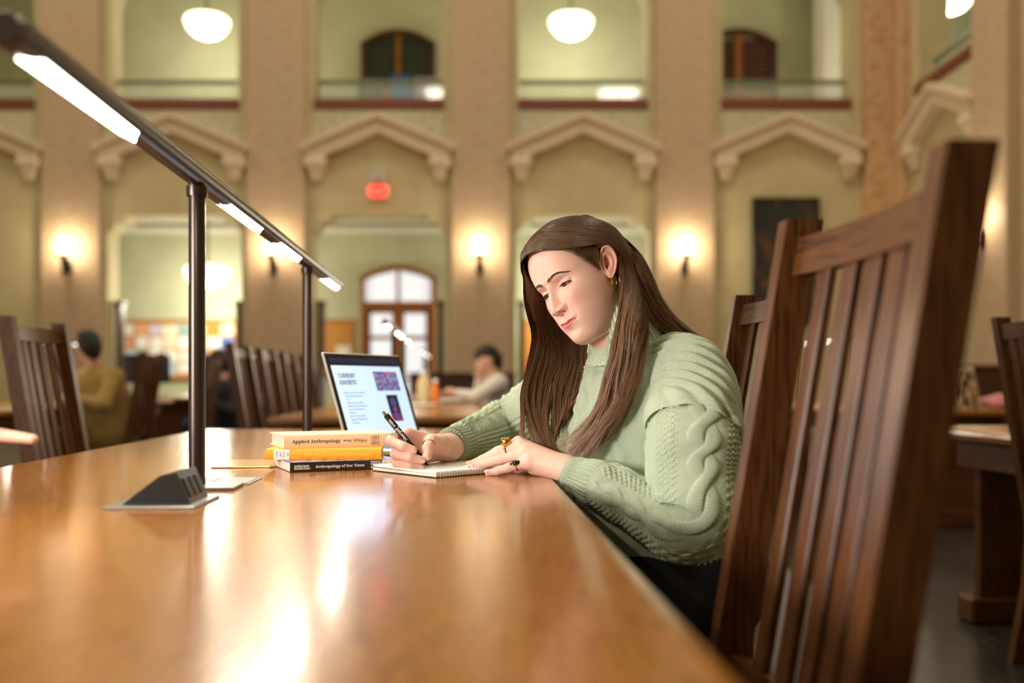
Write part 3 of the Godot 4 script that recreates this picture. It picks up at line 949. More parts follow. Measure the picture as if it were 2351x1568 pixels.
func notebook() -> void:
	var t := thing("spiral_notebook", "open white spiral notebook under the reader's hands", "notebook", Vector3(-0.141, TOP, -1.852))
	var e1 := Vector3(0.735, 0, -0.678).normalized()
	var e2 := Vector3(-0.678, 0, -0.735)
	part(t, "back_cover", slab(Vector3.ZERO, e1 * 0.21, e2 * 0.205, 0.0005, 0.0012).done(), M.dark_cover)
	part(t, "lower_pages", slab(Vector3.ZERO, e1 * 0.21, e2 * 0.205, 0.002, 0.0048).done(), M.page_edge)
	# upper pages: curl up a little towards the far left
	var P := PackedVector3Array()
	var Q := PackedVector3Array()
	for j in 13:
		for i in 9:
			var a := i / 8.0
			var d := j / 12.0
			var p := e1 * (0.002 + a * 0.206) + e2 * (0.003 + d * 0.203)
			var y := 0.0075 + 0.0022 * d * d
			P.append(p + Vector3(0, y + 0.0035, 0))
			Q.append(p + Vector3(0, y, 0))
	var m := MB.new()
	m.grid(P, 9, 13, false)
	m.grid(Q, 9, 13, false)
	for i in m.n.size():
		var top := i < P.size()
		if (m.n[i].y > 0) != top: m.n[i] = -m.n[i]
	var rim := func(idx: Array, outv: Vector3) -> void:
		for k in idx.size() - 1:
			m.quad(P[idx[k]], P[idx[k + 1]], Q[idx[k + 1]], Q[idx[k]], outv)
	rim.call(range(0, 9), -e2)
	rim.call(range(108, 117), e2)
	rim.call(range(0, 117, 9), -e1)
	rim.call(range(8, 117, 9), e1)
	part(t, "upper_pages", m.done(), M.sheet_white if M.has("sheet_white") else mat("sheet_white", rgb(242, 240, 238), 0.75))
	# ruled pencil lines are too faint to see; wire coil along the near right edge
	var pts := []
	var turns := 30
	for k in turns * 10 + 1:
		var a := TAU * k / 10.0
		pts.append(e1 * (0.006 + 0.198 * k / (turns * 10.0)) + e2 * (0.002 + cos(a) * 0.0055) + Vector3(0, 0.0064 + sin(a) * 0.0062, 0))
	part(t, "wire_coil", MB.new().tube(pts, 0.0006, 5).done(), mat("wire_white", rgb(226, 224, 220), 0.35, 0.3))

const PEN_TIP := Vector3(-0.1625, 0.7725, -1.95)
const PEN_AXIS := Vector3(-0.645, 0.762, -0.05)
func pen() -> void:
	var ax := PEN_AXIS.normalized()
	var t := thing("ballpoint_pen", "black click pen in the reader's writing hand", "pen", PEN_TIP)
	var p := func(s: float) -> Vector3: return ax * s
	mat("pen_black", rgb(26, 26, 28), 0.38)
	mat("chrome", rgb(210, 208, 204), 0.18, 1.0)
	part(t, "point", MB.new().tube([p.call(0.0), p.call(0.0025), p.call(0.004)], [0.0003, 0.0009, 0.0013], 12).done(), M.chrome)
	part(t, "grip_cone", MB.new().tube([p.call(0.0035), p.call(0.01), p.call(0.018), p.call(0.024)], [0.0016, 0.003, 0.0046, 0.0052], 18).done(), M.pen_black)
	part(t, "barrel", MB.new().tube([p.call(0.024), p.call(0.05), p.call(0.09), p.call(0.128), p.call(0.133)], [0.0053, 0.0056, 0.0057, 0.0052, 0.0046], 20).done(), M.pen_black)
	part(t, "push_button", MB.new().tube([p.call(0.133), p.call(0.14), p.call(0.1415)], [0.0034, 0.0033, 0.0026], 16).done(), M.chrome)
	var fwd := Vector3(0, 0, 1)
	fwd = (fwd - ax * fwd.dot(ax)).normalized()
	var side := ax.cross(fwd).normalized()
	part(t, "clip", MB.new().box(p.call(0.118) + side * 0.0062 + fwd * 0.001, Vector3(0.002, 0.032, 0.004), 0.0006, Basis(side, ax, side.cross(ax))).done(), M.chrome)
	part(t, "accent_ring", MB.new().tube([p.call(0.0965), p.call(0.1)], 0.0058, 16).done(), M.chrome)
	# lettering reads up the barrel, upside down for us
	var lb := Basis(ax, fwd.cross(ax), fwd)
	letters(t, "S•GEL", 0.005, Transform3D(lb, p.call(0.1035) + fwd * 0.0056), M.ink_white, "Droid Sans", true)
	letters(t, "Sharpie", 0.0056, Transform3D(lb, p.call(0.068) + fwd * 0.0057), M.ink_white, "Droid Serif", true)

func sockets() -> void:
	var b := Basis(Vector3.UP, YAW)
	var t := thing("power_wedge", "black pop-up power socket wedge standing open on the table", "power socket", Vector3(-0.515, TOP, -1.475), YAW)
	part(t, "base_plate", MB.new().box(Vector3(0, 0.002, 0), Vector3(0.128, 0.004, 0.15), 0.001).done(), M.steel)
	var prof := PackedVector2Array([Vector2(-0.045, 0.004), Vector2(0.052, 0.004), Vector2(0.032, 0.05), Vector2(0.008, 0.045)])
	part(t, "wedge", MB.new().prism(prof, 0.1, Transform3D(Basis.IDENTITY, Vector3(0, 0, 0.05))).done(), M.black_plastic)
	var fb := Basis(Vector3.BACK, atan2(0.02, 0.046))
	for k in 3:
		part(t, "socket_face", MB.new().box(Vector3(0.0432, 0.027, 0.03 - k * 0.03), Vector3(0.002, 0.03, 0.02), 0.0006, fb).done(), mat("socket_grey", rgb(52, 50, 48), 0.5))
	t = thing("flush_socket", "flat metal socket plate with open slot behind the lamp post", "power socket", Vector3(-0.515, TOP, -1.79), YAW)
	part(t, "frame", MB.new().box(Vector3(0, 0.001, 0), Vector3(0.108, 0.002, 0.12), 0.0006).done(), M.steel)
	part(t, "slot", MB.new().box(Vector3(-0.033, 0.0016, 0), Vector3(0.03, 0.002, 0.1), 0.0003).done(), M.black_plastic)
	part(t, "sliding_lid", MB.new().box(Vector3(0.018, 0.0022, 0), Vector3(0.062, 0.002, 0.104), 0.0005).done(), M.steel)
	t = thing("brass_plate", "flat brass plate on the table left of the books", "plate", Vector3(-0.57, TOP, -2.17), YAW + 0.05)
	mat("brass", rgb(206, 166, 96), 0.28, 0.9)
	part(t, "plate", MB.new().box(Vector3(0, 0.0015, 0), Vector3(0.13, 0.003, 0.2), 0.0008).done(), M.brass)

# ---------------------------------------------------------------- doors, windows, boards and small things of the hall
func arched_outline(w: float, y0: float, spring: float, rise: float) -> PackedVector2Array:
	var p := PackedVector2Array([Vector2(-w, y0)])
	for k in 13:
		var t := -1.0 + 2.0 * k / 12.0
		p.append(Vector2(w * t, spring + rise * (1.0 - t * t)))
	p.append(Vector2(w, y0))
	return p

func frame_arch(w: float, y0: float, spring: float, rise: float, thick: float, depth: float, xf: Transform3D) -> MB:
	var m := MB.new()
	m.box(xf * Vector3(-w + thick / 2, (y0 + spring) / 2, 0), Vector3(thick, spring - y0, depth), 0.01)
	m.box(xf * Vector3(w - thick / 2, (y0 + spring) / 2, 0), Vector3(thick, spring - y0, depth), 0.01)
	for k in 12:
		var a := -1.0 + 2.0 * k / 12.0
		var b := -1.0 + 2.0 * (k + 1) / 12.0
		var p := PackedVector2Array([Vector2(w * a, spring + rise * (1 - a * a) - thick), Vector2(w * b, spring + rise * (1 - b * b) - thick), Vector2(w * b, spring + rise * (1 - b * b)), Vector2(w * a, spring + rise * (1 - a * a))])
		m.prism(p, depth, xf * Transform3D(Basis.IDENTITY, Vector3(0, 0, depth / 2)))
	return m

func far_things() -> void:
	# door at the end of the passage
	var d := setting("door_1")
	d.set_meta("label", "oak double door with arched glazed transom")
	var f := Transform3D(Basis.IDENTITY, Vector3(-2.56, 0, -22.42))
	part(d, "door_frame", frame_arch(0.84, 0, 3.3, 0.26, 0.1, 0.2, f).done(), M.door_wood)
	part(d, "transom_bar", MB.new().box(f * Vector3(0, 2.66, 0), Vector3(1.5, 0.16, 0.16), 0.02).done(), M.door_wood)
	part(d, "transom_mullion", MB.new().box(f * Vector3(0, 3.08, 0), Vector3(0.07, 0.75, 0.1), 0.01).done(), M.door_wood)
	for s in [-1.0, 1.0]:
		var p := PackedVector2Array([Vector2(s * 0.03, 2.74), Vector2(s * 0.74, 2.74), Vector2(s * 0.74, 3.22), Vector2(s * 0.5, 3.32), Vector2(s * 0.03, 3.43)])
		part(d, "transom_pane", MB.new().prism(p, 0.02, f * Transform3D(Basis.IDENTITY, Vector3(0, 0, 0.02))).done(), M.lit_window)
		var leaf := part(d, "door_leaf", MB.new().box(f * Vector3(s * 0.37, 1.29, -0.02), Vector3(0.73, 2.58, 0.05), 0.01).done(), M.door_wood)
		part(leaf, "pane", MB.new().box(f * Vector3(s * 0.38, 2.22, 0.01), Vector3(0.48, 0.5, 0.02), 0.0).done(), M.lit_window)
		part(leaf, "pane", MB.new().box(f * Vector3(s * 0.38, 1.15, 0.01), Vector3(0.48, 1.45, 0.02), 0.0).done(), M.lit_window)
		part(leaf, "push_bar", MB.new().box(f * Vector3(s * 0.38, 1.0, 0.05), Vector3(0.55, 0.06, 0.06), 0.01).done(), M.brass)
	# dark arched window of the gallery
	d = setting("window_1")
	d.set_meta("label", "dark arched window in the upper gallery")
	f = Transform3D(Basis.IDENTITY, Vector3(-2.56, 0, -22.42))
	part(d, "window_frame", frame_arch(0.84, 6.05, 8.55, 0.3, 0.11, 0.18, f).done(), M.dark_wood)
	part(d, "mullion", MB.new().box(f * Vector3(0, 8.15, 0), Vector3(0.1, 1.2, 0.1), 0.01).done(), M.door_wood)
	part(d, "cross_rail", MB.new().box(f * Vector3(0, 7.42, 0), Vector3(1.5, 0.26, 0.12), 0.02).done(), M.door_wood)
	part(d, "lower_panel", MB.new().box(f * Vector3(0, 6.7, -0.02), Vector3(1.5, 1.3, 0.06), 0.01).done(), M.dark_wood)
	for s in [-1.0, 1.0]:
		part(d, "pane", MB.new().prism(PackedVector2Array([Vector2(s * 0.05, 7.54), Vector2(s * 0.74, 7.54), Vector2(s * 0.74, 8.5), Vector2(s * 0.4, 8.64), Vector2(s * 0.05, 8.7)]), 0.02, f * Transform3D(Basis.IDENTITY, Vector3(0, 0, 0.01))).done(), M.dark_pane)
	# shuttered window of the gallery
	d = setting("window_2")
	d.set_meta("label", "arched window with brown louvred shutters in the upper gallery")
	f = Transform3D(Basis.IDENTITY, Vector3(5.1, 0, -22.42))
	part(d, "window_frame", frame_arch(0.86, 6.05, 8.55, 0.32, 0.13, 0.18, f).done(), M.dark_wood)
	part(d, "cross_rail", MB.new().box(f * Vector3(0, 7.3, 0), Vector3(1.5, 0.3, 0.12), 0.02).done(), M.door_wood)
	part(d, "mullion", MB.new().box(f * Vector3(0, 8.05, 0), Vector3(0.14, 1.4, 0.1), 0.01).done(), M.door_wood)
	part(d, "lower_panel", MB.new().box(f * Vector3(0, 6.6, -0.02), Vector3(1.5, 1.15, 0.06), 0.01).done(), M.door_wood)
	for s in [-1.0, 1.0]:
		for k in 9:
			part(d, "louvre_slat", MB.new().box(f * Vector3(s * 0.4, 7.54 + k * 0.12, 0), Vector3(0.62, 0.085, 0.03), 0.004, Basis(Vector3.RIGHT, 0.5)).done(), M.dark_wood)
		part(d, "shutter_backing", MB.new().box(f * Vector3(s * 0.4, 8.05, -0.06), Vector3(0.66, 1.2, 0.02), 0.0).done(), M.dark_wood)
	# exit sign
	var t := thing("exit_sign", "small glowing red exit sign over the middle opening", "sign", Vector3(-2.5, 4.5, WALL_Z + 0.02))
	part(t, "housing", MB.new().box(Vector3(0, 0, 0.03), Vector3(0.34, 0.27, 0.07), 0.01).done(), M.white_plaster)
	part(t, "glowing_face", MB.new().box(Vector3(0, 0, 0.07), Vector3(0.3, 0.23, 0.012), 0.0).done(), M.exit_red)
	letters(t, "EXIT", 0.14, Transform3D(Basis.IDENTITY, Vector3(0, 0, 0.08)), glow("exit_letters", Color(1.0, 0.45, 0.38), 1.5), "Droid Sans", true, HORIZONTAL_ALIGNMENT_CENTER, 0.004)
	omni(Vector3(-2.5, 4.5, WALL_Z + 0.2), Color(1.0, 0.2, 0.15), 0.03, 0.1)
	t = thing("emergency_lamp", "pale emergency lamp box just above the red sign", "wall lamp", Vector3(-2.5, 4.8, WALL_Z + 0.02))
	part(t, "box", MB.new().box(Vector3(0, 0, 0.06), Vector3(0.26, 0.16, 0.12), 0.02).done(), mat("pale_grey", rgb(190, 188, 182), 0.5))
	for s in [-1.0, 1.0]:
		part(t, "lamp_head", MB.new().lathe([Vector2(0.02, 0.0), Vector2(0.05, 0.03), Vector2(0.055, 0.08), Vector2(0.0, 0.09)], 14, Transform3D(Basis(Vector3.RIGHT, PI / 2), Vector3(s * 0.08, -0.1, 0.05))).done(), M.pale_grey)
	# painting
	t = thing("oil_painting", "large dark oil painting in a black frame on the far wall", "painting", Vector3(5.13, 3.2, WALL_Z + 0.02))
	var im := Image.create(96, 128, false, Image.FORMAT_RGB8)
	var n := noise(0.045, 4, 88)
	var n2 := noise(0.02, 3, 89)
	for y in 128:
		for x in 96:
			var v := n.get_noise_2d(x, y)
			var c := rgb(26, 20, 16).lerp(rgb(70, 44, 26), clampf(n2.get_noise_2d(x, y) * 1.6 + 0.2, 0, 1))
			c = c.lerp(rgb(150, 84, 52), clampf((v - 0.22) * 2.2, 0, 0.7))
			c = c.lerp(rgb(24, 40, 34), clampf((-v - 0.2) * 2.0, 0, 0.7))
			im.set_pixel(x, y, c)
	var pm := mat("painted_canvas", Color.WHITE, 0.45)
	pm.albedo_texture = ImageTexture.create_from_image(im)
	var q := MB.new()
	q.quad(Vector3(-0.58, -1.1, 0.05), Vector3(0.58, -1.1, 0.05), Vector3(0.58, 1.13, 0.05), Vector3(-0.58, 1.13, 0.05), Vector3.BACK)
	part(t, "canvas", q.done(), pm)
	var fm := MB.new()
	for s in [-1.0, 1.0]:
		fm.box(Vector3(s * 0.6, 0, 0.04), Vector3(0.07, 2.36, 0.08), 0.015)
		fm.box(Vector3(0, s * 1.15, 0.04), Vector3(1.27, 0.07, 0.08), 0.015)
	part(t, "frame", fm.done(), mat("black_frame", rgb(28, 24, 20), 0.4))
	# dark wooden posts beside the lower openings
	var names := ["left of the bulletin board", "right of the bulletin board", "left of the glazed door", "right of the glazed door", "left of the reader's head", "hidden behind the reader's back"]
	var xs := [-7.48, -5.2, -3.64, -1.36, 0.18, 2.46]
	for k in 6:
		t = thing("wooden_post", "dark wooden post in the arcade, " + names[k], "post", Vector3(xs[k], 0, WALL_Z - 0.32), 0.0, "wooden posts of the arcade")
		part(t, "shaft", MB.new().box(Vector3(0, 1.2, 0), Vector3(0.11, 2.4, 0.2), 0.01).done(), M.dark_wood)
		part(t, "cap", MB.new().box(Vector3(0, 2.44, 0), Vector3(0.16, 0.08, 0.25), 0.02).done(), M.dark_wood)
	# bulletin boards
	t = thing("bulletin_board", "wide cork bulletin board crowded with notices in the passage", "bulletin board", Vector3(-7.55, 1.65, -22.5))
	part(t, "cork_sheet", MB.new().box(Vector3(0, 0, 0.02), Vector3(3.3, 1.3, 0.04), 0.0).done(), M.cork)
	for s in [-1.0, 1.0]: part(t, "frame_rail", MB.new().box(Vector3(0, s * 0.66, 0.03), Vector3(3.36, 0.05, 0.07), 0.01).done(), M.door_wood)
	var rng := RandomNumberGenerator.new()
	rng.seed = 17
	var inks := [["white", rgb(240, 238, 230)], ["white", rgb(240, 238, 230)], ["white", rgb(240, 238, 230)], ["cream", rgb(236, 226, 196)], ["cream", rgb(236, 226, 196)], ["pale blue", rgb(190, 212, 224)], ["blue", rgb(74, 112, 180)], ["sage", rgb(150, 178, 164)], ["straw", rgb(220, 198, 128)], ["lilac", rgb(206, 194, 214)], ["peach", rgb(222, 164, 128)]]
	var ord := ["first", "second", "third", "fourth", "fifth", "sixth", "seventh", "eighth", "ninth", "tenth"]
	var rowname := ["top", "second", "third", "bottom"]
	for r in 4:
		for k in 10:
			if rng.randf() < 0.12: continue
			var c: Array = inks[rng.randi() % inks.size()]
			if k == 8 and r in [1, 2]: c = inks[6]
			var w := rng.randf_range(0.26, 0.33)
			var h := rng.randf_range(0.22, 0.31)
			var sh := thing("notice_sheet", "%s notice sheet on the wide cork board, %s row, %s from left" % [c[0], rowname[r], ord[k]], "notice", Vector3(-9.0 + k * 0.325 + rng.randf_range(-0.02, 0.02), 2.1 - r * 0.29 + rng.randf_range(-0.015, 0.015), -22.448), 0.0, "notices on the cork board")
			part(sh, "sheet", MB.new().box(Vector3(0, 0, 0), Vector3(w, h, 0.006), 0.0, Basis(Vector3.BACK, rng.randf_range(-0.06, 0.06))).done(), mat("notice_" + c[0].replace(" ", "_"), c[1], 0.8))
	for b in [[-4.0, "small cork board beside the glazed door"], [0.7, "small cork board behind the reader's hair"]]:
		t = thing("bulletin_board", b[1], "bulletin board", Vector3(b[0], 1.7, -22.5))
		part(t, "cork_sheet", MB.new().box(Vector3(0, 0, 0.02), Vector3(0.85, 1.2, 0.04), 0.0).done(), M.cork)
		for s in [-1.0, 1.0]: part(t, "frame_rail", MB.new().box(Vector3(0, s * 0.61, 0.03), Vector3(0.9, 0.05, 0.07), 0.01).done(), M.door_wood)
		var sh := thing("notice_sheet", "white notice sheet alone on the " + b[1], "notice", Vector3(b[0] + 0.2, 1.6, -22.448), 0.0, "notices on the cork board")
		part(sh, "sheet", MB.new().box(Vector3.ZERO, Vector3(0.34, 0.3, 0.006), 0.0).done(), M.paper)
	# low bookcases against the pilasters
	for b in [[-4.42, "left of the glazed door"], [-0.9, "behind the person in white"], [3.24, "behind the reader's chair"]]:
		t = thing("low_bookcase", "low dark wooden bookcase against the wall, " + b[1], "bookcase", Vector3(b[0], 0, WALL_Z + 0.5), 0.0, "low bookcases along the wall")
		part(t, "carcass", MB.new().box(Vector3(0, 0.53, 0), Vector3(1.9, 1.06, 0.4), 0.01).done(), M.dark_wood)
		part(t, "top", MB.new().box(Vector3(0, 1.08, 0.01), Vector3(1.96, 0.05, 0.46), 0.01).done(), M.dark_wood)
	t = thing("low_bookcase", "low dark wooden bookcase at far right behind the patterned bag", "bookcase", Vector3(5.9, 0, -13.6))
	part(t, "carcass", MB.new().box(Vector3(0, 0.56, 0), Vector3(1.9, 1.12, 0.4), 0.01).done(), M.dark_wood)
	part(t, "top", MB.new().box(Vector3(0, 1.14, 0.01), Vector3(1.96, 0.05, 0.46), 0.01).done(), M.dark_wood)
	# boxes behind the gallery glass
	for b in [[-2.2, "blue", rgb(60, 108, 170), 0.62], [-1.72, "pale lilac", rgb(170, 160, 180), 0.6], [-2.85, "grey green", rgb(88, 100, 88), 0.58]]:
		t = thing("storage_box", "%s storage box behind the gallery glass by the dark window" % b[1], "box", Vector3(b[0], 6.06, -19.9))
		part(t, "body", MB.new().box(Vector3(0, b[3] * 0.72, 0), Vector3(0.42, b[3] * 1.44, 0.4), 0.02).done(), mat("box_" + b[1].replace(" ", "_"), b[2], 0.6))
		part(t, "lid", MB.new().box(Vector3(0, b[3] * 1.46, 0), Vector3(0.45, 0.05, 0.43), 0.02).done(), M["box_" + b[1].replace(" ", "_")])
	# patterned bag, pink scarf, book at right
	var bt := noise_tex(noise(0.025, 3, 99, FastNoiseLite.TYPE_PERLIN), 256, [[0.0, rgb(40, 32, 26)], [0.36, rgb(60, 46, 34)], [0.44, rgb(196, 160, 118)], [1.0, rgb(212, 178, 136)]])
	tri_mat("bag_print", bt, Vector3(5, 2.4, 5), 0.8, false)
	var bp := at(2214, 940, 6.55)
	t = thing("patterned_bag", "tan bag with dark streaked print on the right hand table", "bag", Vector3(bp.x, TOP, bp.z))
	var P := PackedVector3Array()
	for j in 9:
		var a := j / 8.0
		var w := lerpf(0.105, 0.06, pow(a, 1.3)) + (0.006 if j == 0 else 0.0)
		for i in 25:
			var an := TAU * i / 24.0
			var sx := signf(cos(an)) * pow(absf(cos(an)), 0.6)
			var sz := signf(sin(an)) * pow(absf(sin(an)), 0.6)
			P.append(Vector3(sx * w, a * 0.25, sz * lerpf(0.07, 0.02, a)))
	var bm := MB.new()
	bm.grid(P, 25, 9, true, true)
	if bm.n[30].dot(Vector3(bm.v[30].x, 0, bm.v[30].z)) < 0:
		for i in bm.n.size(): bm.n[i] = -bm.n[i]
	part(t, "bag_body", bm.done(), M.bag_print)
	part(t, "folded_top", MB.new().box(Vector3(0, 0.255, 0), Vector3(0.125, 0.04, 0.045), 0.012).done(), mat("bag_lining", rgb(206, 190, 168), 0.7))
	part(t, "handle", MB.new().tube([Vector3(-0.05, 0.25, 0.03), Vector3(-0.085, 0.19, 0.06), Vector3(-0.1, 0.1, 0.085), Vector3(-0.095, 0.06, 0.09)], 0.006, 6).done(), M.dark_cover)
	bp = at(2290, 935, 6.6)
	t = thing("pink_scarf", "crumpled pink scarf beside the patterned bag", "scarf", Vector3(bp.x, TOP, bp.z))
	var sm := MB.new()
	flesh(sm, [[Vector3(-0.09, 0.04, 0), Vector3(0.0, 0.055, 0.03), 0.035, 0.045, 0.02], [Vector3(0.0, 0.05, 0.02), Vector3(0.12, 0.05, 0), 0.045, 0.04, 0.02], [Vector3(-0.05, 0.03, 0.06), Vector3(0.08, 0.03, 0.07), 0.028, 0.03, 0.02]], 0.01)
	part(t, "cloth", sm.done(), mat("pink_cloth", rgb(226, 150, 146), 0.9))
	part(t, "dark_fold", MB.new().ball(Vector3(0.06, 0.02, 0.1), Vector3(0.07, 0.022, 0.03)).done(), mat("plum_cloth", rgb(52, 36, 54), 0.9))
	# things on the second table
	var put := func(px: float, dd: float) -> Vector3:
		var p := at(px, 900, dd)
		return Vector3(p.x, TOP, p.z)
	t = thing("open_book", "open white book on the second table before the person in white", "book", put.call(1040, 8.4))
	part(t, "page_block", MB.new().box(Vector3(-0.1, 0.022, 0), Vector3(0.2, 0.02, 0.28), 0.004, Basis(Vector3.BACK, 0.06)).box(Vector3(0.1, 0.022, 0), Vector3(0.2, 0.02, 0.28), 0.004, Basis(Vector3.BACK, -0.06)).done(), M.paper)
	part(t, "cover", MB.new().box(Vector3(0, 0.002, 0), Vector3(0.43, 0.004, 0.3), 0.001).done(), M.dark_cover)
	t = thing("glass_jar", "pale glass jar on the second table right of the laptop", "jar", put.call(975, 7.6))
	part(t, "jar_body", MB.new().lathe([Vector2(0.0, 0.002), Vector2(0.06, 0.004), Vector2(0.065, 0.05), Vector2(0.06, 0.17), Vector2(0.04, 0.21), Vector2(0.04, 0.24)], 20).done(), mat("jar_glass", rgb(190, 172, 130), 0.15))
	part(t, "jar_lid", MB.new().lathe([Vector2(0.044, 0.235), Vector2(0.046, 0.26), Vector2(0.0, 0.265)], 20).done(), M.steel)
	t = thing("orange_bottle", "small orange bottle on the second table beside the pale jar", "bottle", put.call(1000, 7.55))
	part(t, "bottle_body", MB.new().lathe([Vector2(0.0, 0.002), Vector2(0.03, 0.004), Vector2(0.032, 0.12), Vector2(0.015, 0.15), Vector2(0.014, 0.18)], 16).done(), mat("orange_plastic", rgb(226, 128, 48), 0.35))
	part(t, "bottle_cap", MB.new().lathe([Vector2(0.016, 0.175), Vector2(0.016, 0.2), Vector2(0.0, 0.2)], 16).done(), M.white_label)
	t = thing("paper_stack", "loose white papers on the second table by the empty chairs", "papers", put.call(940, 7.4))
	part(t, "sheets", MB.new().box(Vector3(0, 0.006, 0), Vector3(0.3, 0.01, 0.24), 0.001, Basis(Vector3.UP, 0.3)).box(Vector3(0.1, 0.013, 0.05), Vector3(0.22, 0.004, 0.28), 0.001, Basis(Vector3.UP, -0.2)).done(), M.paper)
	# dark monitor and papers at the left table
	t = thing("computer_monitor", "black computer monitor back on the left table behind the lamp post", "monitor", Vector3(-3.45, TOP, -9.4), 0.3)
	part(t, "panel", MB.new().box(Vector3(0, 0.3, 0), Vector3(0.42, 0.27, 0.03), 0.01).done(), M.black_plastic)
	part(t, "stand", MB.new().box(Vector3(0, 0.1, -0.03), Vector3(0.06, 0.2, 0.03), 0.005).done(), M.black_plastic)
	part(t, "foot", MB.new().box(Vector3(0, 0.006, -0.02), Vector3(0.2, 0.012, 0.15), 0.004).done(), M.black_plastic)

# ---------------------------------------------------------------- other readers
# arms: [shoulder, elbow, wrist]; face is the way the nose points
func sitter(label: String, base: Vector3, head: Vector3, neck: Vector3, hips: Vector3, face: Vector3, wide: float, arms: Array, cloth: Material, hairm: Material, legs: Material, hair_long := 0.0) -> Node3D:
	var t := thing("person", label, "person", base)
	var o := Transform3D(Basis.IDENTITY, -base)
	var mk := func(called: String, bones: Array, cell: float, m: Material) -> void:
		var mb := MB.new()
		flesh(mb, bones, cell)
		var q := part(t, called, mb.done(), m)
		q.transform = o
	var f := face.normalized()
	var up := (head - neck).normalized()
	var side := f.cross(Vector3.UP).normalized()
	var b := []
	b.append([head + up * 0.035 - f * 0.02, head + up * 0.02 - f * 0.03, 0.08, 0.082, 0.03])
	b.append([head + f * 0.025 - up * 0.03, head + f * 0.04 - up * 0.085, 0.06, 0.034, 0.03])
	b.append([head + f * 0.07 + up * 0.01, head + f * 0.1 - up * 0.025, 0.008, 0.013, 0.012])
	for s in [-1.0, 1.0]:
		b.append([head + side * s * 0.078 - f * 0.01 + up * 0.005, head + side * s * 0.08 - f * 0.012 - up * 0.03, 0.014, 0.01, 0.008])
		b.append([head + side * s * 0.032 + f * 0.068 + up * 0.005, head + side * s * 0.034 + f * 0.068 + up * 0.005, 0.012, 0.012, 0.01])
	b.append([head + f * 0.077 - up * 0.05, head + f * 0.078 - up * 0.058, 0.016, 0.014, 0.01])
	b.append([head - f * 0.02 - up * 0.06, neck, 0.052, 0.055, 0.03])
	for a in arms:
		var dir: Vector3 = (a[2] - a[1]).normalized()
		b.append([a[1].lerp(a[2], 0.4), a[2], 0.033, 0.025, 0.02])
		b.append([a[2], a[2] + dir * 0.07, 0.028, 0.034, 0.02])
		var cr := dir.cross(Vector3.UP).normalized()
		for k in 4:
			var r: Vector3 = a[2] + dir * 0.075 + cr * (k - 1.5) * 0.019
			b.append([r, r + dir * 0.04 + Vector3(0, -0.008, 0), 0.011, 0.009, 0.006])
			b.append([r + dir * 0.04 + Vector3(0, -0.008, 0), r + dir * (0.06 + 0.006 * (k % 2)) + Vector3(0, -0.028, 0), 0.009, 0.008, 0.005])
		b.append([a[2] + dir * 0.02 + cr * 0.02, a[2] + dir * 0.06 + cr * 0.055 + Vector3(0, -0.01, 0), 0.014, 0.01, 0.01])
	mk.call("body", b, 0.009, M.far_skin)
	mk.call("hair", [[head + up * 0.06 - f * 0.035, head + up * 0.01 - f * 0.06, 0.084, 0.078, 0.03], [head + up * 0.07 + f * 0.025, head + up * 0.05 - f * 0.05, 0.052, 0.07, 0.03], [head - f * 0.06 + up * 0.0, head - f * 0.065 - up * (0.05 + hair_long), 0.06, 0.045, 0.03]], 0.01, hairm)
	b = []
	b.append([hips, hips.lerp(neck, 0.5), wide * 0.86, wide * 0.84, 0.05])
	for s in [-1.0, 1.0]:
		b.append([hips + side * s * 0.06, hips.lerp(neck, 0.72) + side * s * 0.07, wide * 0.7, wide * 0.62, 0.05])
	b.append([hips.lerp(neck, 0.6), neck - up * 0.05, wide * 0.75, 0.075, 0.05])
	for a in arms:
		b.append([neck - up * 0.06, a[0], 0.07, 0.07, 0.04])
		b.append([a[0], a[1], 0.07, 0.055, 0.03])
		b.append([a[1], a[1].lerp(a[2], 0.94), 0.055, 0.038, 0.02])
	mk.call("sweater", b, 0.014, cloth)
	b = []
	var fl := Vector3(f.x, 0, f.z).normalized()
	for s in [-1.0, 1.0]:
		var h: Vector3 = hips + side * s * 0.09 + Vector3(0, -0.03, 0)
		var kn: Vector3 = h + fl * 0.42
		b.append([h, kn, 0.1, 0.065, 0.04])
		b.append([kn, Vector3(kn.x, 0.09, kn.z), 0.062, 0.045, 0.03])
		b.append([Vector3(kn.x, 0.06, kn.z) - fl * 0.03, Vector3(kn.x, 0.05, kn.z) + fl * 0.14, 0.045, 0.035, 0.02])
	mk.call("trousers", b, 0.016, legs)
	return t

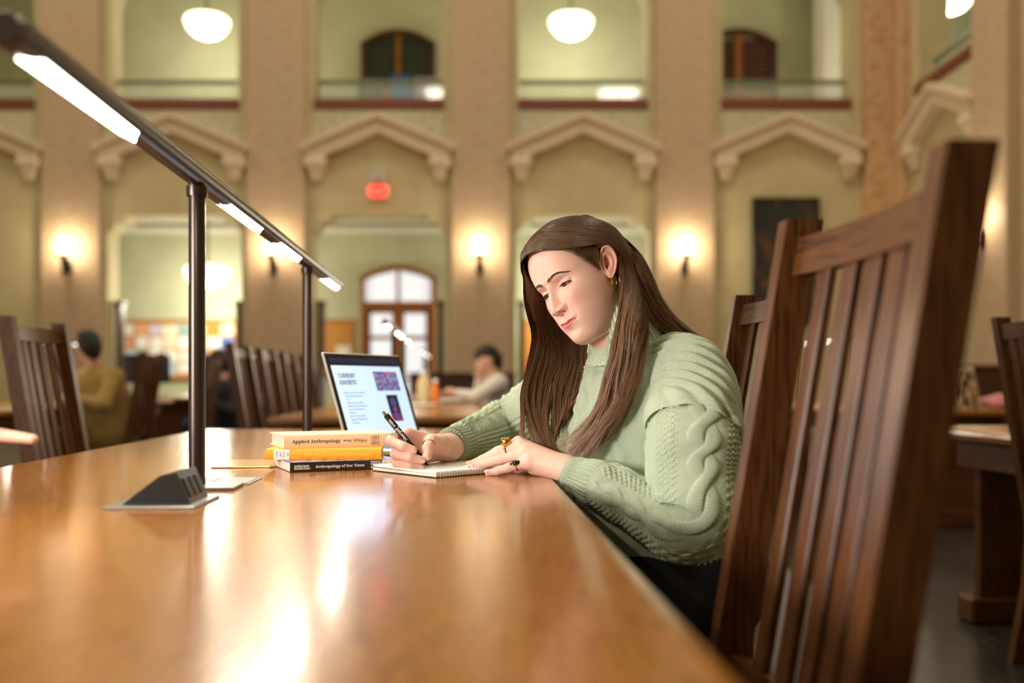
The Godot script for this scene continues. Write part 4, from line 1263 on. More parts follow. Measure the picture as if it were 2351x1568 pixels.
func far_people() -> void:
	mat("far_skin", Color(0.72, 0.42, 0.31).linear_to_srgb(), 0.55)
	var black_hair := mat("black_hair", rgb(34, 26, 22), 0.6)
	var navy := mat("navy_cloth", rgb(30, 36, 62), 0.85)
	var hip := func(px: float, dd: float) -> Vector3:
		var p := at(px, 900, dd)
		return Vector3(p.x, 0.56, p.z)
	# in yellow, back to us, bent over the left table
	var h: Vector3 = hip.call(258, 7.4)
	sitter("person in mustard yellow sweater bent over the left table, seen from behind", Vector3(h.x, 0, h.z), at(204, 802, 7.35), at(218, 848, 7.37), h, Vector3(-0.62, -0.2, -0.76), 0.2,
		[[at(262, 868, 7.25), at(236, 930, 7.05), at(185, 918, 7.1)], [at(196, 868, 7.55), at(160, 925, 7.65), at(150, 918, 7.45)]], mat("mustard_wool", rgb(158, 128, 68), 0.9), black_hair, navy)
	# in black, behind the lamp post
	h = hip.call(530, 9.3)
	sitter("person in black jacket sitting behind the lamp post", Vector3(h.x, 0, h.z), at(500, 838, 9.25), at(512, 878, 9.25), h, Vector3(-0.85, -0.3, -0.4), 0.19,
		[[at(546, 895, 9.15), at(535, 945, 9.0), at(470, 918, 9.0)], [at(497, 895, 9.4), at(474, 935, 9.5), at(460, 918, 9.35)]], mat("black_cloth", rgb(20, 20, 24), 0.85), black_hair, navy)
	# in white, hand to the face
	h = hip.call(1150, 8.25)
	sitter("person in white sweater resting face on a hand at the second table", Vector3(h.x, 0, h.z), at(1117, 830, 8.2), at(1133, 866, 8.2), h, Vector3(-0.95, -0.2, 0.15), 0.15,
		[[at(1146, 880, 8.05), at(1092, 912, 7.95), at(1050, 903, 8.0)], [at(1128, 880, 8.35), at(1100, 905, 8.3), at(1102, 868, 8.2)]], mat("white_wool", rgb(226, 222, 212), 0.9), black_hair, navy)
	# outside the frame at left: only a fingertip and a dark sleeve come into view
	var t := thing("person", "fingertip of a person in dark sleeves pointing in from the left edge", "person", Vector3(-1.45, 0, -1.62))
	var o := Transform3D(Basis.IDENTITY, -t.position)
	var tip := at(76, 1008, 1.335)
	var k1 := at(-20, 996, 1.34)
	var k2 := at(-80, 992, 1.345)
	var wr := Vector3(-0.92, 0.85, -1.33)
	var b := [[k1, tip, 0.0095, 0.0065, 0.004], [k2, k1, 0.0105, 0.0095, 0.004], [wr, k2, 0.028, 0.013, 0.015]]
	for k in 3:
		var off := Vector3(0, -0.016 * (k + 1), 0.006 * k)
		b.append([wr, k2 + off, 0.024, 0.012, 0.014])
		b.append([k2 + off, k1 + off * 1.1 + Vector3(-0.01, -0.006, 0), 0.0105, 0.01, 0.004])
		b.append([k1 + off * 1.1 + Vector3(-0.01, -0.006, 0), k2 + off * 1.6 + Vector3(0.0, -0.01, 0.012), 0.0095, 0.008, 0.004])
	b.append([wr, k2 + Vector3(0.02, 0.012, 0.03), 0.02, 0.011, 0.01])
	b.append([Vector3(-1.1, 0.86, -1.4), wr, 0.032, 0.026, 0.01])
	var mb := MB.new()
	flesh(mb, b, 0.0032)
	# shoulders, neck and head beyond the edge of the picture
	flesh(mb, [[Vector3(-1.42, 1.12, -1.62), Vector3(-1.4, 1.22, -1.62), 0.055, 0.055, 0.02], [Vector3(-1.4, 1.3, -1.62), Vector3(-1.39, 1.33, -1.62), 0.085, 0.085, 0.03], [Vector3(-1.36, 1.25, -1.62), Vector3(-1.34, 1.22, -1.62), 0.055, 0.035, 0.03], [Vector3(-1.3, 1.28, -1.62), Vector3(-1.285, 1.265, -1.62), 0.01, 0.012, 0.01], [Vector3(-1.42, 1.12, -1.62), Vector3(-1.42, 1.03, -1.79), 0.05, 0.045, 0.03], [Vector3(-1.42, 1.03, -1.79), Vector3(-1.3, 0.84, -1.58), 0.045, 0.035, 0.02], [Vector3(-1.3, 0.84, -1.58), Vector3(-1.08, 0.86, -1.39), 0.033, 0.03, 0.02]], 0.012)
	var q := part(t, "body", mb.done(), M.far_skin)
	q.transform = o
	mb = MB.new()
	flesh(mb, [[Vector3(-1.5, 0.56, -1.62), Vector3(-1.46, 0.95, -1.62), 0.16, 0.14, 0.05], [Vector3(-1.44, 1.08, -1.62), Vector3(-1.42, 1.03, -1.79), 0.08, 0.065, 0.04], [Vector3(-1.44, 1.08, -1.62), Vector3(-1.42, 1.03, -1.45), 0.08, 0.065, 0.04], [Vector3(-1.42, 1.03, -1.79), Vector3(-1.3, 0.83, -1.6), 0.065, 0.05, 0.03], [Vector3(-1.3, 0.83, -1.6), Vector3(-1.0, 0.855, -1.32), 0.05, 0.04, 0.02], [Vector3(-1.42, 1.03, -1.45), Vector3(-1.3, 0.8, -1.48), 0.065, 0.05, 0.03]], 0.013)
	q = part(t, "dark_sweater", mb.done(), M.black_cloth)
	q.transform = o
	mb = MB.new()
	flesh(mb, [[Vector3(-1.42, 1.36, -1.62), Vector3(-1.45, 1.31, -1.62), 0.09, 0.085, 0.03]], 0.014)
	q = part(t, "hair", mb.done(), black_hair)
	q.transform = o
	mb = MB.new()
	var bl := []
	for s in [-1.0, 1.0]:
		bl.append([Vector3(-1.5, 0.54, -1.62 + s * 0.1), Vector3(-1.1, 0.53, -1.62 + s * 0.12), 0.1, 0.07, 0.04])
		bl.append([Vector3(-1.1, 0.53, -1.62 + s * 0.12), Vector3(-1.1, 0.08, -1.62 + s * 0.12), 0.065, 0.045, 0.03])
	flesh(mb, bl, 0.016)
	q = part(t, "trousers", mb.done(), navy)
	q.transform = o
	# shoe of someone outside the frame at right
	t = thing("brown_shoe", "toe of a brown leather shoe on the floor at the right edge", "shoe", Vector3(1.95, 0, -3.42))
	mb = MB.new()
	flesh(mb, [[Vector3(0.1, 0.05, 0), Vector3(-0.06, 0.042, 0.02), 0.042, 0.036, 0.02], [Vector3(-0.06, 0.042, 0.02), Vector3(-0.13, 0.034, 0.03), 0.036, 0.026, 0.02], [Vector3(0.12, 0.1, 0), Vector3(0.1, 0.05, 0), 0.045, 0.045, 0.02]], 0.008)
	part(t, "upper", mb.done(), mat("brown_leather", rgb(84, 58, 46), 0.3))
	part(t, "sole", MB.new().box(Vector3(-0.01, 0.008, 0.014), Vector3(0.28, 0.016, 0.085), 0.006, Basis(Vector3.UP, 0.12)).done(), M.black_plastic)

# ---------------------------------------------------------------- soft bodies: tapered bones joined smoothly, meshed as surface nets
# bones: [from, to, radius from, radius to, blend]
func flesh(mb: MB, bones: Array, cell: float) -> void:
	var lo := Vector3.INF
	var hi := -Vector3.INF
	for b in bones:
		var r := maxf(b[2], b[3]) + cell * 3.0
		for p in [b[0], b[1]]:
			lo = lo.min(p - Vector3.ONE * r)
			hi = hi.max(p + Vector3.ONE * r)
	var nx := int(ceil((hi.x - lo.x) / cell)) + 1
	var ny := int(ceil((hi.y - lo.y) / cell)) + 1
	var nz := int(ceil((hi.z - lo.z) / cell)) + 1
	var f := PackedFloat32Array()
	f.resize(nx * ny * nz)
	f.fill(0.05)
	for b in bones:
		var a: Vector3 = b[0]
		var ab: Vector3 = b[1] - a
		var ra: float = b[2]
		var dr: float = b[3] - ra
		var k: float = b[4]
		var inv := 1.0 / maxf(ab.length_squared(), 1e-9)
		var r := maxf(ra, b[3]) + k + cell * 2.0
		var l := ((a.min(b[1]) - Vector3.ONE * r - lo) / cell).floor().max(Vector3.ZERO)
		var h := ((a.max(b[1]) + Vector3.ONE * r - lo) / cell).ceil().min(Vector3(nx - 1, ny - 1, nz - 1))
		for z in range(int(l.z), int(h.z) + 1):
			for y in range(int(l.y), int(h.y) + 1):
				var q := (z * ny + y) * nx
				for x in range(int(l.x), int(h.x) + 1):
					var p := lo + Vector3(x, y, z) * cell - a
					var t := clampf(p.dot(ab) * inv, 0.0, 1.0)
					var d := (p - ab * t).length() - ra - dr * t
					var e := f[q + x]
					var s := maxf(k - absf(d - e), 0.0)
					f[q + x] = minf(d, e) - s * s * 0.25 / k
	var sx := 1
	var sy := nx
	var sz := nx * ny
	var vid := PackedInt32Array()
	vid.resize(nx * ny * nz)
	vid.fill(-1)
	var off := [0, sx, sy, sx + sy, sz, sx + sz, sy + sz, sx + sy + sz]
	var oc := [Vector3(0, 0, 0), Vector3(1, 0, 0), Vector3(0, 1, 0), Vector3(1, 1, 0), Vector3(0, 0, 1), Vector3(1, 0, 1), Vector3(0, 1, 1), Vector3(1, 1, 1)]
	var edges := [[0, 1], [2, 3], [4, 5], [6, 7], [0, 2], [1, 3], [4, 6], [5, 7], [0, 4], [1, 5], [2, 6], [3, 7]]
	for z in nz - 1:
		for y in ny - 1:
			var q := z * sz + y * sy
			for x in nx - 1:
				var i := q + x
				var v0 := f[i]
				if absf(v0) > cell * 2.5: continue
				var neg := 0
				for k in 8:
					if f[i + off[k]] < 0.0: neg += 1
				if neg == 0 or neg == 8: continue
				var sum := Vector3.ZERO
				var cnt := 0
				for e in edges:
					var a := f[i + off[e[0]]]
					var b := f[i + off[e[1]]]
					if (a < 0.0) != (b < 0.0):
						sum += (oc[e[0]] as Vector3).lerp(oc[e[1]], a / (a - b))
						cnt += 1
				var c := sum / cnt
				var g := Vector3(
					lerpf(lerpf(f[i + sx] - f[i], f[i + sx + sy] - f[i + sy], c.y), lerpf(f[i + sx + sz] - f[i + sz], f[i + sx + sy + sz] - f[i + sy + sz], c.y), c.z),
					lerpf(lerpf(f[i + sy] - f[i], f[i + sx + sy] - f[i + sx], c.x), lerpf(f[i + sy + sz] - f[i + sz], f[i + sx + sy + sz] - f[i + sx + sz], c.x), c.z),
					lerpf(lerpf(f[i + sz] - f[i], f[i + sx + sz] - f[i + sx], c.x), lerpf(f[i + sy + sz] - f[i + sy], f[i + sx + sy + sz] - f[i + sx + sy], c.x), c.y))
				vid[i] = mb.vert(lo + (Vector3(x, y, z) + c) * cell, g.normalized())
	for z in range(1, nz - 1):
		for y in range(1, ny - 1):
			var q := z * sz + y * sy
			for x in range(1, nx - 1):
				var i := q + x
				if vid[i] < 0: continue
				var s0 := f[i] < 0.0
				for ax in 3:
					var st: int = [sx, sy, sz][ax]
					var u: int = [sy, sz, sx][ax]
					var w: int = [sz, sx, sy][ax]
					if s0 == (f[i + st] < 0.0): continue
					var a := vid[i]
					var b := vid[i - u]
					var c := vid[i - u - w]
					var d := vid[i - w]
					if a < 0 or b < 0 or c < 0 or d < 0: continue
					for e in [a, b, c, a, c, d]: mb.ix.append(e)

# smooth curve through points, n samples
func spline(p: Array, n: int) -> Array:
	var out := []
	var m := p.size()
	for i in n:
		var t := float(i) / (n - 1) * (m - 1)
		var k := mini(int(t), m - 2)
		var f := t - k
		out.append(_cr(p[maxi(k - 1, 0)], p[k], p[k + 1], p[mini(k + 2, m - 1)], f))
	return out

func _cr(a, b, c, d, t: float):
	return b + (c - a) * (0.5 * t) + (a * 2.0 - b * 5.0 + c * 4.0 - d) * (0.5 * t * t) + (b * 3.0 - a - c * 3.0 + d) * (0.5 * t * t * t)

# ---------------------------------------------------------------- the reader's head
const HEAD_X := Vector3(0.56, 0.34, 0.755)      # towards her left ear
const HEAD_Y := Vector3(-0.459, 0.888, -0.038)    # towards her crown
var head_xf: Transform3D

# millimetres in the head's own axes (eye line y 0, cornea z 0) to the world
func hd(x: float, y: float, z: float) -> Vector3:
	return head_xf * (Vector3(x, y, z) * 0.001)

# the same for the face, a little longer below the eye line
func fd(x: float, y: float, z: float) -> Vector3:
	return hd(x, y * 1.065 if y < 0.0 else y, z)

func g2(x: float, y: float, cx: float, cy: float, sx: float, sy: float) -> float:
	var a := (x - cx) / sx
	var b := (y - cy) / sy
	var e := a * a + b * b
	return exp(-e) if e < 9.0 else 0.0

func smax(a: float, b: float, k: float) -> float:
	var h := maxf(k - absf(a - b), 0.0) / k
	return maxf(a, b) + h * h * k * 0.25

func lid_upper(xi: float) -> float:
	return -3.4 + 2.2 * (1.0 - xi * xi) - 0.4 * xi
func lid_lower(xi: float) -> float:
	return -3.4 - 3.0 * (1.0 - xi * xi) - 0.4 * xi
const EYE_X := 29.0
const EYE_HALF := 13.8

# how far the face stands forward of the plain head at (x, y), and the new z
func face_z(x: float, y: float, z: float) -> float:
	var ax := absf(x)
	# brow, sockets
	z += 2.6 * g2(ax, y, 27, 15, 20, 6) + 1.6 * g2(ax, y, 0, 17, 14, 9)
	z -= 10.0 * g2(ax, y, 31, -1, 17, 11.5)
	z -= 6.5 * g2(ax, y, 15.5, 1, 6.5, 9)
	# nose
	var hn := 0.0
	if y < 14.0 and y > -60.0:
		if y > -37.0:
			var t := (14.0 - y) / 51.0
			hn = 21.8 * (0.08 + 0.92 * t) * smoothstep(0.0, 0.22, t)
		else:
			var t := (-37.0 - y) / 13.5
			hn = 21.8 * sqrt(maxf(0.0, 1.0 - t * t)) if t < 1.0 else 0.0
		var sg := 7.0 if y > -15 else lerpf(7.0, 10.0, smoothstep(-15.0, -38.0, y))
		var nz := hn * exp(-pow(ax / sg, 2.3))
		z += nz
	z += 11.0 * g2(ax, y, 12.6, -41.0, 5.4, 6.0)
	z -= 3.4 * g2(ax, y, 19.6, -41, 2.2, 6.5)
	z -= 17.0 * g2(ax, y, 8.4, -46.6, 3.9, 2.5)
	# cheeks, fold beside the mouth
	z += 4.6 * g2(ax, y, 40, -30, 19, 17)
	z += 2.5 * g2(ax, y, 36, -66, 20, 22)
	z -= 1.0 * g2(ax, y, 29, -58, 4, 10)
	# mouth
	z -= 1.3 * g2(ax, y, 0, -58, 3.2, 6)
	var mw := clampf(1.0 - pow(ax / 22.5, 2.0), 0.0, 1.0)
	var ml := -68.0 - 0.8 * cos(ax * 0.22) + ax * ax * 0.002
	if mw > 0.0:
		var up := 3.2 * sqrt(mw) * exp(-pow((y - ml - 3.4) / 3.4, 2.0))
		var low := 4.8 * sqrt(mw) * exp(-pow((y - ml + 4.8) / 4.4, 2.0)) * (0.55 + 0.45 * exp(-pow(ax / 15.0, 2.0)))
		z += up + low
		z -= 4.6 * sqrt(mw) * exp(-pow((y - ml) / 1.15, 2.0))
	z -= 2.6 * g2(ax, y, 23.2, -67.6, 3.2, 2.8)
	z -= 3.2 * g2(ax, y, 0, -85, 16, 5.0)
	z += 4.2 * g2(ax, y, 0, -100, 17, 10)
	# lids over the eyeball, with the slit between them
	var ex := ax - EYE_X
	var rr := ex * ex * 0.86 + y * y
	if rr < 240.0:
		var dome := -13.6 + sqrt(maxf(0.0, 189.0 - rr)) if rr < 189.0 else -13.6
		z = smax(z, dome, 3.0)
		var xi := ex / EYE_HALF
		if absf(xi) < 1.0:
			z -= 1.5 * exp(-pow((y - lid_upper(xi) - 6.8) / 1.3, 2.0)) * (1.0 - xi * xi)
			z -= 0.8 * exp(-pow((y - lid_lower(xi) + 5.0) / 1.5, 2.0)) * (1.0 - xi * xi)
			var yu := lid_upper(xi)
			var yl := lid_lower(xi)
			var inside := smoothstep(-0.5, 0.5, minf(yu - y, y - yl))
			z -= 4.5 * inside
			z += 0.7 * exp(-pow((y - yu - 0.7) / 0.8, 2.0)) + 0.5 * exp(-pow((y - yl + 0.7) / 0.8, 2.0))
	return z

func skin_at(x: float, y: float) -> Color:
	var ax := absf(x)
	var base := Color(0.83, 0.52, 0.415)
	var rosy := Color(0.74, 0.34, 0.25)
	base = base.lerp(rosy, 0.42 * g2(ax, y, 44, -34, 22, 20) + 0.34 * g2(ax, y, 0, -38, 11, 9) + 0.16 * g2(ax, y, 0, -98, 14, 10) + 0.25 * g2(ax, y, 30, 4, 14, 5))
	var mw := clampf(1.0 - pow(ax / 22.5, 2.0), 0.0, 1.0)
	var ml := -68.0 - 0.8 * cos(ax * 0.22) + ax * ax * 0.002
	var up := ml + 5.0 * sqrt(mw) * (1.0 - 0.16 * exp(-pow(ax / 2.6, 2.0)))
	var low := ml - 7.8 * sqrt(mw)
	var lips := smoothstep(0.0, 1.2, minf(up - y, y - low)) if mw > 0.0 else 0.0
	base = base.lerp(Color(0.56, 0.15, 0.15), 0.88 * lips)
	return base

# slices: y, half width, front z, back z, roundness, z of greatest width
const S := [
	[122.0, 3.0, -72.0, -92.0, 2.0, -82.0], [118.0, 24.0, -52.0, -116.0, 2.0, -82.0], [108.0, 44.0, -28.0, -142.0, 2.05, -82.0], [91.0, 60.0, -6.0, -162.0, 2.1, -82.0],
	[68.0, 69.0, 9.0, -174.0, 2.15, -82.0], [45.0, 72.5, 14.0, -180.0, 2.25, -82.0], [22.0, 71.0, 14.5, -180.0, 2.3, -80.0], [8.0, 69.5, 11.0, -178.0, 2.3, -78.0], [-6.0, 68.5, 9.5, -175.0, 2.3, -76.0],
	[-25.0, 67.0, 10.5, -165.0, 2.25, -74.0], [-45.0, 64.0, 12.0, -150.0, 2.15, -72.0], [-60.0, 60.5, 13.0, -138.0, 2.1, -70.0], [-75.0, 56.0, 12.0, -128.0, 2.05, -68.0], [-90.0, 49.5, 9.5, -122.0, 2.0, -62.0],
	[-102.0, 42.0, 7.0, -120.0, 2.0, -56.0], [-110.0, 35.0, 2.0, -120.0, 2.0, -54.0], [-114.5, 33.0, -8.0, -121.0, 2.0, -58.0], [-116.5, 38.0, -24.0, -122.0, 2.0, -66.0], [-119.0, 44.0, -42.0, -124.0, 2.0, -80.0], [-130.0, 48.0, -52.0, -126.0, 2.0, -88.0], [-150.0, 49.0, -56.0, -130.0, 2.0, -92.0]]

func head_mesh(mb: MB) -> void:
	var rows := []
	var m := S.size()
	var dens := [4, 5, 6, 9, 14, 18, 14, 14, 19, 20, 16, 16, 15, 12, 9, 6, 4, 4, 5, 5]
	for k in m - 1:
		for j in dens[k]:
			rows.append(k + float(j) / dens[k])
	rows.append(float(m - 1))
	var nu := 221
	var P := PackedVector3Array()
	var C := PackedColorArray()
	var skin := Color(0.83, 0.52, 0.415)
	for r in rows:
		var k := mini(int(r), m - 2)
		var f: float = r - k
		var q := []
		for e in 6: q.append(_cr(S[maxi(k - 1, 0)][e], S[k][e], S[k + 1][e], S[mini(k + 2, m - 1)][e], f))
		for i in nu:
			var s := -1.0 + 2.0 * i / (nu - 1)
			var th := PI * (0.6 * s + 0.4 * s * s * s)
			var cs := cos(th)
			var sn := sin(th)
			var ex: float = 2.0 / q[4]
			var x: float = q[1] * signf(sn) * pow(absf(sn), ex)
			var z: float = q[5] + ((q[2] - q[5]) * pow(cs, ex) if cs > 0 else -(q[5] - q[3]) * pow(-cs, ex) * 1.0)
			var y: float = q[0]
			var col := skin
			if cs > 0.0 and y < 60.0 and y > -118.0:
				var w := smoothstep(0.0, 0.35, cs)
				z = lerpf(z, face_z(x, y, z), w)
				col = skin.lerp(skin_at(x, y), w)
			P.append(fd(x, y, z))
			C.append(col)
	mb.grid(P, nu, rows.size(), true, false, PackedVector2Array(), C)

func ear_mesh(mb: MB, side: float) -> void:
	# in the ear's own plane: u back, v up (mm), w out
	var o := Vector3(side * 76.0, -3.0, -87.0)
	var b := Basis(Vector3(side * 0.5, -0.12, -0.85).normalized(), Vector3(side * 0.1, 0.97, -0.16).normalized(), Vector3.ZERO)
	b.z = (b.x.cross(b.y) * -1.0).normalized()
	if b.z.x * side < 0: b.z = -b.z
	var e := func(u: float, v: float, w: float) -> Vector3:
		var p := o + b.x * u + b.y * v + b.z * w
		return hd(p.x, p.y, p.z)
	mb.tint = Color(0.74, 0.36, 0.26)
	# dish: rows from the rim inwards
	var P := PackedVector3Array()
	var nu := 49
	var rim := func(a: float) -> Vector2:
		var v := sin(a) * 32.0
		var u := cos(a) * (20.0 if cos(a) > 0 else 15.0)
		if v < 0: u *= 1.0 - 0.32 * pow(-v / 31.0, 1.4)
		u += v * 0.1
		return Vector2(u, v)
	var prof := [[0.0, -7.0], [0.75, -5.0], [0.97, 0.0], [1.02, 3.0], [0.98, 5.6], [0.9, 6.4], [0.83, 5.2], [0.78, 2.8], [0.7, 2.0], [0.6, 3.4], [0.5, 3.8], [0.43, 0.5], [0.36, -4.5], [0.2, -6.3], [0.0, -6.6]]
	for r in prof:
		for i in nu:
			var a := TAU * i / (nu - 1)
			var p: Vector2 = rim.call(a)
			var w: float = r[1]
			var low := smoothstep(-8.0, -24.0, p.y)
			if r[0] < 0.95 and r[0] > 0.05 and w > -6.9: w = lerpf(w, 3.0, low * smoothstep(0.1, 0.5, r[0]))
			var front := smoothstep(-4.0, -12.0, p.x)
			if r[0] > 0.5: w = lerpf(w, w * 0.35 - 1.0, front)
			P.append(e.call(p.x * r[0] + (-3.0 if r[0] < 0.5 else -3.0 * (1.0 - r[0])), p.y * r[0] - (4.0 * (1.0 - r[0])), w))
	var c0 := mb.v.size()
	mb.grid(P, nu, prof.size(), true, side < 0)
	# make the outside face out
	var ctr: Vector3 = e.call(0, 0, -1)
	var i3 := c0 + 5 * nu + 12
	if mb.n[i3].dot((e.call(0, 0, 10) as Vector3) - ctr) < 0:
		for i in range(c0, mb.v.size()): mb.n[i] = -mb.n[i]
	# tragus and lobe
	mb.ball(e.call(-12.8, -7.0, -2.0), Vector3(2.8, 5.5, 4.0) * 0.001, head_xf.basis, 12, 8)
	mb.tint = Color.WHITE

# ---------------------------------------------------------------- the reader
var me: Node3D
func mine(called: String, mb: MB, m: Material, label := "", parent: Node3D = null) -> MeshInstance3D:
	var o := part(parent if parent else me, called, mb.done(), m, label)
	if parent == null: o.position = -me.position
	return o

func reader() -> void:
	head_xf = Transform3D(Basis(HEAD_X, HEAD_Y, HEAD_X.cross(HEAD_Y)).orthonormalized(), at(1271.7, 662.7, 1.93))
	me = thing("person", "person in pale green cable knit sweater writing in a notebook at the table", "person", Vector3(0.335, 0, -2.05))
	var skin := mat("skin", Color.WHITE, 0.48)
	skin.vertex_color_use_as_albedo = true
	skin.subsurf_scatter_enabled = true
	skin.subsurf_scatter_strength = 0.12
	skin.metallic_specular = 0.4
	var pores := noise_tex(noise(0.09, 3, 71), 256, [])
	skin.uv1_triplanar = true
	skin.uv1_world_triplanar = true
	skin.uv1_scale = Vector3.ONE * 24.0
	skin.heightmap_enabled = true
	skin.heightmap_texture = pores
	skin.heightmap_scale = 0.012
	var mb := MB.new()
	head_mesh(mb)
	ear_mesh(mb, 1.0)
	ear_mesh(mb, -1.0)
	var s := mb.v.size()
	hands(mb)
	for i in range(s, mb.v.size()): mb.c[i] = Color(0.83, 0.52, 0.415)
	redden(mb, s)
	mine("body", mb, skin)
	eyes()
	brows()
	if FULL_READER:
		hair()
	sweater()
	trousers()
	nails()
	jewellery()

const FULL_READER := true
var pink_spots := []

func redden(mb: MB, from: int) -> void:
	for i in range(from, mb.v.size()):
		var w := 0.0
		for p in pink_spots:
			var d: float = mb.v[i].distance_squared_to(p)
			if d < 0.0009: w = maxf(w, exp(-d / 0.00009))
		if w > 0.01: mb.c[i] = mb.c[i].lerp(Color(0.76, 0.36, 0.28), 0.5 * w)

# ---------------------------------------------------------------- hands
# finger: joints from knuckle to tip with radii
func finger(out: Array, p: Array, r: Array) -> void:
	for i in p.size() - 1:
		out.append([p[i], p[i + 1], r[i], r[i + 1], 0.004 if i > 0 else 0.007])
	pink_spots.append(p[p.size() - 1])
	pink_spots.append(p[1])

var R := {}   # right hand joints
var L := {}   # left hand joints

func hands(mb: MB) -> void:
	# right hand, closed round the pen
	R.wrist = at(1030, 1027, 2.09)
	R.fore = at(1075, 1012, 2.2)
	R.index = [at(938, 1000, 1.992), at(897, 1012, 1.952), at(926, 1025, 1.928), at(949, 1033, 1.929)]
	R.middle = [at(944, 1017, 1.998), at(908, 1042, 1.952), at(941, 1050, 1.926), at(967, 1056, 1.932)]
	R.ring = [at(952, 1037, 2.005), at(912, 1064, 1.958), at(941, 1069, 1.936), at(964, 1071, 1.942)]
	R.little = [at(962, 1054, 2.008), at(921, 1076, 1.968), at(948, 1079, 1.95), at(972, 1078, 1.955)]
	R.thumb = [at(1012, 1023, 2.035), at(991, 1012, 1.985), at(981, 1030, 1.95), at(981, 1047, 1.938)]
	var b := []
	b.append([R.fore, R.wrist, 0.029, 0.024, 0.01])
	b.append([R.fore, R.wrist + (R.wrist - R.fore) * 0.05 + Vector3(0, -0.006, 0), 0.027, 0.023, 0.01])
	for k in ["index", "middle", "ring", "little"]:
		b.append([R.wrist, R[k][0], 0.02, 0.0125, 0.016])
	b.append([R.wrist, R.thumb[0], 0.021, 0.018, 0.014])
	b.append([R.thumb[0], R.index[0], 0.014, 0.011, 0.014])
	b.append([R.thumb[0], at(975, 1030, 2.0), 0.018, 0.014, 0.014])
	b.append([R.thumb[0], R.thumb[1], 0.0175, 0.0125, 0.012])
	finger(b, R.index, [0.0118, 0.0102, 0.0092, 0.0078])
	finger(b, R.middle, [0.0118, 0.0104, 0.0094, 0.0079])
	finger(b, R.ring, [0.0113, 0.0098, 0.0088, 0.0074])
	finger(b, R.little, [0.0102, 0.0086, 0.0078, 0.0066])
	finger(b, [R.thumb[1], R.thumb[2], R.thumb[3]], [0.0122, 0.0108, 0.0088])
	flesh(mb, b, 0.0026)
	# left hand, flat on the page
	L.wrist = at(1302, 1078, 1.868)
	L.fore = at(1370, 1106, 1.835)
	L.index = [at(1192, 1017, 1.955), at(1143, 1036, 1.985), at(1108, 1055, 1.985), at(1082, 1065, 1.98)]
	L.middle = [at(1196, 1024, 1.93), at(1146, 1041, 1.945), at(1108, 1058, 1.952), at(1079, 1066, 1.95)]
	L.ring = [at(1207, 1041, 1.905), at(1151, 1055, 1.922), at(1114, 1065, 1.936), at(1088, 1071, 1.938)]
	L.little = [at(1216, 1061, 1.888), at(1168, 1074, 1.896), at(1142, 1082, 1.9), at(1121, 1086, 1.902)]
	L.thumb = [at(1270, 1075, 1.9), at(1228, 1075, 1.935), at(1195, 1076, 1.95), at(1172, 1074, 1.955)]
	b = []
	b.append([L.fore, L.wrist, 0.028, 0.0215, 0.01])
	b.append([L.fore + Vector3(0, -0.004, 0.004), L.wrist + Vector3(0.004, -0.006, 0.006), 0.026, 0.021, 0.01])
	for k in ["index", "middle", "ring", "little"]:
		b.append([L.wrist, L[k][0], 0.0185, 0.0118, 0.016])
	b.append([L.wrist, at(1225, 1076, 1.9), 0.019, 0.012, 0.014])
	b.append([L.index[0], L.little[0], 0.0112, 0.0105, 0.01])
	finger(b, L.index, [0.0118, 0.0098, 0.0088, 0.0072])
	finger(b, L.middle, [0.0122, 0.0102, 0.009, 0.0073])
	finger(b, L.ring, [0.0115, 0.0099, 0.0087, 0.007])
	finger(b, L.little, [0.0108, 0.009, 0.008, 0.0066])
	finger(b, L.thumb, [0.0165, 0.0125, 0.0105, 0.0085])
	flesh(mb, b, 0.0026)
	# arms, shoulders and trunk under the clothes, coarse
	b = []
	var nb := Vector3(0.25, 0.99, -2.03)
	b.append([hd(0, -120, -85), nb, 0.05, 0.055, 0.02])
	b.append([nb, Vector3(0.3, 0.85, -2.04), 0.06, 0.1, 0.03])
	b.append([Vector3(0.3, 0.85, -2.04), Vector3(0.335, 0.56, -2.05), 0.11, 0.12, 0.03])
	b.append([nb + Vector3(0, -0.03, 0), at(1590, 868, 1.88), 0.04, 0.036, 0.03])
	b.append([at(1590, 868, 1.88), at(1590, 1185, 1.74), 0.036, 0.03, 0.03])
	b.append([at(1590, 1185, 1.74), L.fore, 0.03, 0.026, 0.02])
	b.append([nb + Vector3(0, -0.03, 0), at(1345, 892, 2.2), 0.036, 0.034, 0.03])
	b.append([at(1345, 892, 2.2), at(1165, 988, 2.36), 0.034, 0.03, 0.03])
	b.append([at(1165, 988, 2.36), R.fore, 0.03, 0.026, 0.02])
	flesh(mb, b, 0.014)

func nail(p: Vector3, along: Vector3, up: Vector3, w: float, l: float) -> void:
	var x := along.normalized()
	var y := (up - x * up.dot(x)).normalized()
	var z := x.cross(y)
	var m := MB.new()
	m.ball(p, Vector3(l * 0.5, 0.0011, w * 0.5), Basis(x, y, z), 12, 6)
	mine("fingernail", m, M.nail)

